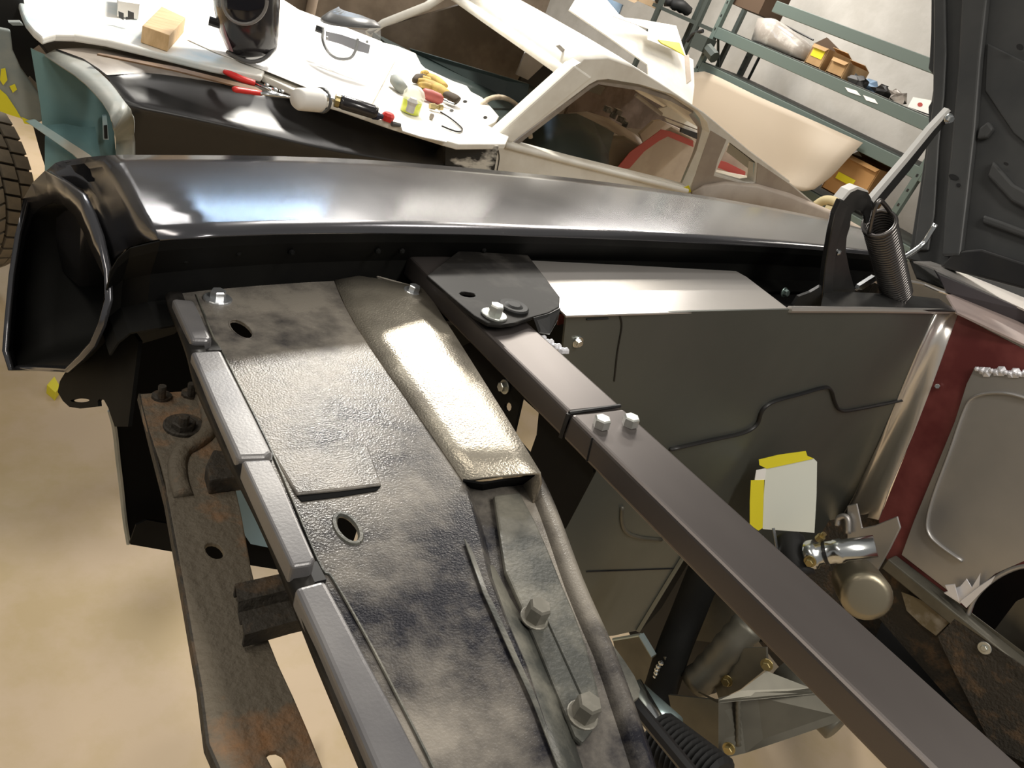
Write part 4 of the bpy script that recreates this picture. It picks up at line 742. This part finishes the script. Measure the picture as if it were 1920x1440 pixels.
mk('handle', lathe(h0, h1-h0, [(0, .010), (.008, .018), (.03, .021), (.07, .020), (.082, .012)], 16), PINKRED, rd, smooth=True)
mk('ferrule', lathe(h1, h1-h0, [(0, .009), (.02, .009), (.022, .006), (.05, .006)], 10), CHROME, rd)
mk('brass_fitting', lathe(Q(806, 199, z=.958), (1, 0, .1), [(0, .010), (.02, .011), (.022, .007), (.035, .007), (.036, .011), (.05, .010)], 8), BRASS, label='brass hose fitting below the red tool handle', category='fitting')
mk('rubber_plug', lathe(Q(808, 223, z=.947), (0, 0, 1), [(0, .007), (.014, .008), (.018, .005)], 10), TAN, label='tiny tan plug on the white cowl', category='plug')
mk('wire_loop', tube(cat(Qs([(826, 210), (845, 222), (862, 236), (867, 243), (860, 247), (845, 243), (828, 236)], z=.95), 5), .0028, 6), BLACK, label='thin black wire loop on the white cowl', category='wire')
mk('card_strip', prism([Q(752, 236, z=.949), Q(780, 240, z=.949), Q(832, 248, z=.949), Q(838, 266, z=.949), Q(790, 256, z=.949), Q(755, 245, z=.949)], V((0, 0, -.003))), PAPER, label='white card strip hanging over the fender shoulder', category='card')
# welding helmet: shell built about its own leaning axis
hb = Q(480, 113, z=.960); vd = V((hb.x, hb.y, 0)).normalized(); hn = -vd
def Hm(px, py, f=0): return QP(px, py, hb, hn)+hn*f
WH = thing('welding_helmet', 'dark grey welding helmet leaning upright on the white paper', 'helmet', hb)
rowsH = []
for (l, r, y, dep) in ((447, 508, 102, .03), (428, 519, 88, .07), (416, 523, 60, .10), (408, 524, 30, .11), (402, 524, 0, .115), (400, 523, -35, .11), (402, 520, -70, .10), (414, 508, -98, .07), (440, 484, -112, .03)):
    row = []
    for k in range(13):
        a = math.pi*k/12; m_ = (l+r)/2; hw = (r-l)/2
        row.append(Hm(m_-hw*math.cos(a), y+(6*math.sin(a) if y > 60 else 0), dep*math.sin(a)**.7))
    rowsH.append(row)
mk('shell', loft(rowsH), HELM, WH, smooth=True, solid=.004, label='glossy dark shell')
mk('side_panel', loft([[Hm(a, b, .03) for a, b in ((401, -20), (405, 20), (414, 55), (428, 88))], [Hm(a, b, .082) for a, b in ((418, -20), (420, 20), (428, 55), (440, 86))]]), PINK, WH, smooth=True, solid=.003, label='dusky pink side panel')
mk('lens_ring', tube([Hm(a, b, .120) for a, b in ell(463, -12, 40, 43, 0, 30)], .005, 8, False), mat('ring_grey', (.22, .21, .20), .3), WH, smooth=True)
mk('lens', prism([Hm(a, b, .118) for a, b in [(430, -40), (496, -40), (498, 2), (470, 8), (432, 4)]], hn*-.004), mat('lens_glass', (.02, .02, .025), .06, spec=.8), WH)
mk('chin_lip', tube(cat([Hm(a, b, f) for a, b, f in ((428, 92, .04), (455, 101, .075), (478, 104, .085), (500, 98, .07), (516, 82, .035))], 4), .006, 8), GREYPL, WH, smooth=True)
mk('vent_label', prism([Hm(a, b, .062) for a, b in [(505, 52), (517, 38), (518, 58), (504, 74)]], hn*-.002), mat('label_grey', (.30, .30, .30), .5), WH)
mk('vent_label', prism([Hm(a, b, .058) for a, b in [(510, 18), (519, 10), (519, 24), (511, 30)]], hn*-.002), mat('label_orange', (.50, .28, .08), .5), WH)
mk('knob', lathe(Hm(402, 38, .03), -vd.cross(V((0, 0, 1))), [(-.02, .013), (.012, .013)], 10), BLACK, WH)
# face shield
fb = Q(676, 142, z=.960); fv = V((fb.x, fb.y, 0)).normalized(); fn = -fv
def Fm(px, py, f=0): return QP(px, py, fb, fn)+fn*f
FS = thing('face_shield', 'clear face shield with dark crown guard standing on the white paper', 'face shield', fb)
rowsC = []
for (l, r, y, s, dep) in ((601, 714, 40, 15, .085), (604, 711, 34, 15, .08), (616, 702, 26, 16, .06), (636, 684, 17, 20, .02)):
    rowsC.append([Fm((l+r)/2-(r-l)/2*math.cos(math.pi*k/12), y+s*(k/12-.2), dep*math.sin(math.pi*k/12)) for k in range(13)])
mk('crown_guard', loft(rowsC), GREYPL, FS, smooth=True, solid=.003, label='dark crown guard')
rowsV = []
for (l, r, y, s, dep) in ((602, 714, 42, 15, .086), (604, 714, 70, 15, .092), (612, 713, 100, 14, .092), (630, 713, 124, 8, .085)):
    rowsV.append([Fm((l+r)/2-(r-l)/2*math.cos(math.pi*k/12), y+s*(k/12-.2), dep*math.sin(math.pi*k/12)) for k in range(13)])
mk('visor', loft(rowsV), VISOR, FS, smooth=True, label='clear curved visor')
mk('headband', tube(cat([Fm(a, b, f) for a, b, f in ((606, 55, .0), (606, 76, .01), (618, 96, .03), (636, 105, .05), (658, 104, .05), (668, 90, .04), (672, 70, .03))], 4), .005, 8), GREYPL, FS, smooth=True)
mk('inner_band', loft([[Fm(a, b, .03) for a, b in ((612, 56), (640, 62), (670, 72), (695, 82))], [Fm(a, b, .03) for a, b in ((612, 72), (640, 80), (668, 92), (692, 98))]]), mat('smoky_band', (.12, .12, .15), .4), FS, solid=.002)
mk('pivot_knob', lathe(Fm(600, 55, .0), -fv.cross(V((0, 0, 1))), [(-.012, .012), (.014, .012)], 10), BLACK, FS)
mk('rivet', lathe(Fm(690, 72, .07), fn, [(0, .005), (.003, .004)], 8), CHROME, FS)
mk('rivet', lathe(Fm(616, 66, .06), fn, [(0, .005), (.003, .004)], 8), CHROME, FS)
# sheets stacked on the roof
r0, r1, r2 = Q(1067, 18, y=3.02), Q(1215, 122, y=2.98), Q(1290, 70, y=3.60)
rn = (r1-r0).cross(r2-r0).normalized()
if rn.z < 0: rn = -rn
def Rf(px, py, o=0): return QP(px, py, r0+rn*o, rn)
TPN = mk('trunk_panel', prism([Rf(*p) for p in [(1067, 18), (1090, -20), (1130, -10), (1160, 26), (1215, 60), (1272, 96), (1300, 112), (1302, 160), (1298, 196), (1262, 180), (1232, 160), (1216, 140), (1214, 121), (1140, 68)]], rn*-.006), WHITE, label='cream body panel resting on the white roof', category='panel')
mk('panel_edge_return', prism([Rf(*p, .004) for p in [(1284, 104), (1292, 102), (1296, 150), (1288, 156)]], rn*-.01), BEIGE, TPN)
pw = thing('taped_card', 'white card with yellow tape lying on the cream roof panel', 'card', Rf(1230, 70, .02))
mk('card', prism([Rf(*p, .05) for p in [(1148, 30), (1200, 36), (1268, 48), (1286, 104), (1235, 82), (1214, 74), (1216, 54)]], rn*-.003), PAPER, pw)
mk('tape_strip', prism([Rf(*p, .055) for p in [(1234, 74), (1274, 80), (1284, 104), (1264, 92), (1240, 80)]], rn*-.004), TAPE, pw, label='yellow tape')

# tyre with its tread blocks
tc_ = V((.03, 2.75, .325)); th = math.radians(35); ta = V((math.cos(th), math.sin(th), 0)); tn = V((math.sin(th), -math.cos(th), 0)); TR = .325
TY = thing('tyre', 'dusty tyre with blocky tread standing at the left edge', 'tyre', V((tc_.x, tc_.y, 0)))
mk('carcass', lathe(tc_, ta, [(-.10, .19), (-.115, .24), (-.105, .30), (-.085, TR-.012), (.085, TR-.012), (.105, .30), (.115, .24), (.10, .19)], 64, False), TYRED, TY, smooth=True)
mk('rim', lathe(tc_, ta, [(-.09, .19), (-.06, .17), (-.05, .05), (.05, .05), (.06, .17), (.09, .19)], 40), GREYPL, TY, smooth=True)
nblk = 44
blk = {}
for row, (o_, wd_, dp_) in enumerate(((-.075, .040, .0), (-.028, .038, .5), (.022, .040, .0), (.076, .048, .5))):
    hr = TR+(0 if row in (1, 2) else -.003)
    vs = []
    L_ = 2*math.pi*TR/nblk*.82
    for dz in (-.016, 0):
        for sx, sy in ((-1, -1), (1, -1), (1, 1), (-1, 1)):
            vs.append(V((sx*wd_/2, sy*L_/2+sx*.006*(1 if row < 2 else -1), dz-(.006 if (row == 3 and sx > 0) or (row == 0 and sx < 0) else 0))))
    me = bpy.data.meshes.new('tread_block'); me.from_pydata(vs, [], [(3, 2, 1, 0), (4, 5, 6, 7), (0, 1, 5, 4), (1, 2, 6, 5), (2, 3, 7, 6), (3, 0, 4, 7)]); me.materials.append(TYRE)
    for k in range(nblk):
        a = 2*math.pi*(k+dp_)/nblk; rad = tn*math.cos(a)+V((0, 0, 1))*math.sin(a); tg = ta.cross(rad)*-1
        if rad.dot(V((0, -1, 0))) < -.3: continue
        o = bpy.data.objects.new('tread_block', me); COL.objects.link(o); o.parent = TY
        mtx = Matrix((ta, rad.cross(ta), rad)).transposed().to_4x4(); mtx.translation = tc_+ta*o_+rad*hr-BASE[TY.name]
        o.matrix_local = mtx
mk('yellow_scrap', prism([Q(88, 722, z=.03), Q(102, 706, z=.03), Q(112, 724, z=.03), Q(104, 736, z=.03)], V((0, 0, -.029))), TAPE, label='crumpled yellow scrap on the floor beneath the fender', category='scrap')

# ------------------------------------------------------------------ brown partition behind the cars
PTt = thing('partition', 'brown board partition behind the white car windscreen', 'partition', (1.9, 4.9, 0))
mk('board', box((1.9, 4.9, .9), 3.4, .03, 1.8), BROWNIN, PTt)
mk('pipe', lathe(Q(574, 60, y=4.85), (0, 0, 1), [(-.6, .03), (.9, .03)], 12), BEIGE, PTt, smooth=True)

# ------------------------------------------------------------------ shelving on the rear wall
XS = 5.5
SH = thing('storage_rack', 'grey-green steel rack along the back wall', 'rack', (XS+.3, 3.5, 0))
def up(px, py): return Q(px, py, x=XS)
zl = [up(1480, 198).z, up(1545, 143).z, up(1600, 68).z]
def beam(y0, y1, z, h=.085, x=XS, m=RACK, name='beam'): return mk(name, box((x, (y0+y1)/2, z), .04, abs(y1-y0), h), m, SH, bevel=.004)
yL = up(1347, 60).y
for z in (zl[1]-.02, zl[0]-.03): beam(.6, yL+.05, z); beam(.6, yL+.05, z, x=XS+.55, m=RACKD)
beam(.6, up(1455, 10).y, zl[2]); beam(.6, yL, .72); beam(.6, yL, .28)
for z in (zl[1]+.02, zl[0]+.01, .76, .32):
    mk('shelf_board', box((XS+.28, (.6+yL)/2, z), .56, yL-.6, .02), RACKD, SH)
for yy in (yL+.03, up(1690, 380).y):
    for xx in (XS, XS+.55):
        pz = mk('post', box((xx, yy, 1.2), .045, .045, 2.4), RACK if xx == XS else RACKD, SH)
        for k in range(10):
            mk('post_hole', box((xx-.0235, yy, .75+.11*k), .002, .014, .02), BLACK, pz)
mk('brace', tube([V((XS+.02, yL+.03, zl[1])), V((XS+.5, yL+.03, .9))], .012, 6), RACKD, SH)
mk('brace', tube([V((XS+.53, yL-.1, 2.3)), V((XS+.53, yL-.1, .9))], .014, 6), RACKD, SH)
S2 = thing('storage_rack', 'darker narrow rack left of the grey-green rack', 'rack', (XS+.3, up(1300, 60).y+.3, 0))
for px, py in ((1298, 50), (1225, 20)):
    yy = up(px, py).y+.05
    mk('post', box((XS+.1, yy, 1.2), .04, .04, 2.4), RACKD, S2); mk('post', box((XS+.6, yy, 1.2), .04, .04, 2.4), RACKD, S2)
mk('shelf_board', box((XS+.35, up(1262, 40).y, 1.5), .5, .9, .03), RACKD, S2)
mk('shelf_board', box((XS+.35, up(1262, 40).y, 1.12), .5, .9, .03), RACKD, S2)
# things on the racks
zs = zl[1]+.032
def onr(px, py): return up(px, py)
def carton(label, pts, depth, m, flaps=None, extra=None, zb=None, x=XS+.03):
    q = [Q(a, b, x=x) for a, b in pts]
    z0 = zb if zb is not None else min(p.z for p in q); y0, y1 = min(p.y for p in q), max(p.y for p in q); z1 = max(p.z for p in q)
    t = thing('cardboard_box', label, 'box', (x+depth/2, (y0+y1)/2, z0), 'boxes on the racks')
    th_ = .008
    mk('box_body', join(box((x+th_/2, (y0+y1)/2, (z0+z1)/2), th_, y1-y0, z1-z0), box((x+depth, (y0+y1)/2, (z0+z1)/2), th_, y1-y0, z1-z0), box((x+depth/2, y0, (z0+z1)/2), depth, th_, z1-z0), box((x+depth/2, y1, (z0+z1)/2), depth, th_, z1-z0), box((x+depth/2, (y0+y1)/2, z0+.005), depth, y1-y0, th_)), m, t)
    mk('flap', prism([V((x, y0, z1)), V((x, y1, z1)), V((x-.02, y1-.01, z1-.025)), V((x-.02, y0+.01, z1-.025))], V((-.004, 0, -.002))), m, t)
    mk('flap', prism([V((x+depth, y0, z1)), V((x+depth, y1, z1)), V((x+depth-.09, y1, z1+.03)), V((x+depth-.09, y0, z1+.03))], V((-.004, 0, -.003))), m, t)
    return t, y0, y1, z0, z1
t, y0, y1, z0, z1 = carton('brown carton with a yellow label on the middle rack shelf', [(1508, 118), (1555, 92)], .34, BOXC, zb=zs)
mk('label_patch', box((XS+.027, (y0+y1)/2, z0+.62*(z1-z0)), .002, (y1-y0)*.75, .06), TAPE, t)
t, y0, y1, z0, z1 = carton('open brown carton right of the yellow-labelled carton', [(1548, 135), (1592, 118)], .30, BOXC, zb=zs)
mk('folded_carton', prism([Q(1525, 82, x=XS+.42), Q(1550, 70, x=XS+.42), Q(1602, 122, x=XS+.42), Q(1590, 128, x=XS+.42), Q(1535, 92, x=XS+.42)], V((.02, 0, 0))), BOXD, label='dark folded carton leaning behind the open cartons', category='carton')
fb_ = [Q(a, b, x=XS+.02) for a, b in ((1398, 75), (1412, 28), (1438, 28), (1482, 60), (1504, 80), (1500, 110), (1470, 102), (1430, 88))]
cb_ = sum(fb_, V((0, 0, 0)))/len(fb_)
nbag = loft([[V((p.x+dx, cb_.y+(p.y-cb_.y)*s, max(cb_.z+(p.z-cb_.z)*s, zs))) for p in fb_] for dx, s in ((.0, .01), (.01, .6), (.04, .92), (.12, 1.0), (.24, .95), (.33, .6), (.35, .01))], True)
bgm = mat('hazy_film', (.34, .31, .28), .25, 0, (.55, .52, .48), 9, .5, .7, bump=.6, bscale=14)
mk('plastic_bag', nbag, bgm, smooth=True, label='crumpled clear plastic bag of parts left of the cartons', category='bag')
mk('bent_rod', tube([Q(1440, 32, x=XS+.40), Q(1480, 52, x=XS+.40), Q(1525, 75, x=XS+.40)], .008, 6), BLACK, label='thin dark rod lying along the plastic bag', category='rod')
rr = random.Random(3)
for i, (px, py, lab, m_, s) in enumerate(((1616, 140, 'grey metal casting beside the open carton', GREYPL, .07), (1628, 160, 'pale blue wrapped parcel on the middle shelf', BLUEY, .075), (1655, 172, 'black bundle of parts next to the blue parcel', BLACK, .075), (1682, 180, 'brown bundle of parts near the white carton', TAN, .08))):
    p = Q(px, py, x=XS+.08+.16*(i % 2)); p.z = zs
    vs, fs = lathe(p, (0, 0, 1), [(0, s*.8), (s*.3, s), (s*.6, s*.8), (s*.85, s*.4)], 9)
    vs = [v+V((rr.uniform(-.02, .02), rr.uniform(-.03, .03), 0 if v.z <= zs+.001 else rr.uniform(-.015, .015))) for v in vs]
    mk('parts_bundle', (vs, fs), m_, label=lab, category='parts', group='loose parts on the middle shelf')
for lab, q in (('white tag on the front of the middle shelf nearer the blue parcel', [(1584, 163), (1606, 170), (1614, 180), (1590, 172)]), ('white tag on the front of the middle shelf nearer the white carton', [(1618, 178), (1640, 186), (1646, 195), (1624, 188)])):
    mk('shelf_tag', prism(Qs(q, x=XS-.024), V((.002, 0, 0))), PAPER, label=lab, category='tag')
t = thing('small_carton', 'white carton with a red spot at the end of the middle shelf', 'box', Q(1722, 205, x=XS+.05))
pw0 = [Q(a, b, x=XS+.03) for a, b in ((1702, 200), (1742, 214), (1746, 188), (1712, 182))]
mk('carton_body', prism(pw0, V((.22, 0, 0))), PAPER, t)
mk('red_spot', prism(Qs(ell(1725, 196, 5, 4, 0, 10), x=XS+.028), V((.002, 0, 0))), REDO, t)
# draped masking paper
dr = [[(1206, 172), (1224, 152), (1250, 138), (1300, 136), (1328, 136), (1420, 180), (1520, 224), (1618, 268)],
      [(1200, 230), (1230, 210), (1270, 195), (1320, 200), (1360, 215), (1440, 245), (1520, 275), (1592, 300)],
      [(1200, 300), (1240, 290), (1290, 285), (1340, 290), (1390, 295), (1450, 310), (1510, 325), (1562, 332)],
      [(1210, 400), (1260, 390), (1310, 370), (1370, 360), (1430, 345), (1470, 345), (1505, 360), (1530, 356)]]
drr = []
for i, row in enumerate(dr):
    pts = resample(cat([Q(a, b, x=XS-.06-.05*i) for a, b in row], 4), 24)
    pts = [V((p.x, p.y, max(p.z, .02))) for p in pts]
    drr.append([p+V((-.07*math.exp(-((k-21)/2.0)**2)*(i > 0)+.03*math.exp(-((k-17)/1.6)**2)*i*.6, 0, 0)) for k, p in enumerate(pts)])
drr = [[V(c) for c in col] for col in zip(*[cat(list(c), 4) for c in zip(*drr)])]
mk('masking_paper', loft(drr), TANPAPER, smooth=True, solid=.003, label='wide beige masking paper sheet hanging from the rack behind the fastback', category='paper')
# lower shelf load
t, y0, y1, z0, z1 = carton('long orange-brown carton with yellow tape on the low rack shelf', [(1540, 352), (1650, 318)], .30, mat('orange_carton', (.44, .24, .09), .8), zb=None)
mk('label_patch', box((XS+.027, (y0+y1)/2+.03, z0+.45*(z1-z0)), .002, .16, .05), TAPE, t)
FCt = mk('flat_carton', prism(Qs([(1575, 300), (1612, 282), (1690, 318), (1660, 348), (1620, 330)], x=XS+.40), V((.12, 0, 0))), PAPER, label='white printed carton above the orange-brown carton', category='box')
mk('label_strip', prism(Qs([(1622, 306), (1632, 304), (1664, 322), (1658, 328)], x=XS+.394), V((.004, 0, 0))), LIME, FCt, label='lime green label')
mk('grey_bundle', prism(Qs([(1592, 318), (1610, 304), (1636, 318), (1640, 332), (1615, 328)], x=XS+.38), V((.01, 0, 0))), TAN, label='grey-brown rag in front of the white carton', category='rag')
mk('foam_offcut', tube(cat(Qs([(1530, 385), (1545, 376), (1565, 378), (1575, 388), (1568, 396), (1550, 392)], x=XS-.3), 4), .035, 8), mat('yellow_foam', (.45, .38, .22), .9), smooth=True, label='curled yellowish foam strip below the low shelf', category='foam')
# far left of the rack: cartons and dark clutter
t, y0, y1, z0, z1 = carton('tan carton on the dark rack above the white roof', [(1158, 24), (1196, 2)], .3, mat('tan_carton', (.40, .29, .18), .8), zb=1.52)
mk('printed_packets', join(*[box(Q(1122+i*11, 2+i*5, x=XS+.1), .05, .10, .12, .2*i) for i in range(4)]), BLUEY, label='row of blue printed packets left of the tan carton', category='packets')
mk('clutter_bundle', join(*[tube(cat([V((XS+.24+.03*i, Q(1230+9*i, 18+10*i, x=XS+.3).y, 1.566)), V((XS+.34, Q(1236+9*i, 20+14*i, x=XS+.3).y, 1.59)), V((XS+.46, Q(1235+8*i, 40+8*i, x=XS+.3).y, 1.566))], 3), .05, 7) for i in range(3)]), RUBBER, smooth=True, label='heap of dark rubber parts on the dark rack', category='parts')
mk('red_handle_tool', tube(cat(Qs([(1288, 78), (1300, 64), (1318, 58)], x=XS-.05), 3), .018, 8), BLACK, label='dark lever with a red tip between the two racks', category='lever')
mk('drill_stand', join(box(Q(1318, 82, x=XS-.1), .12, .16, .12), tube(Qs([(1318, 82), (1340, 108)], x=XS-.1), .05, 8)), RACKD, label='dark machine part standing between the racks', category='machine')
mk('dark_carton', box(Q(1425, 2, x=XS+.2), .3, .35, .2), BOXD, label='dark carton on the top shelf of the rack', category='box')
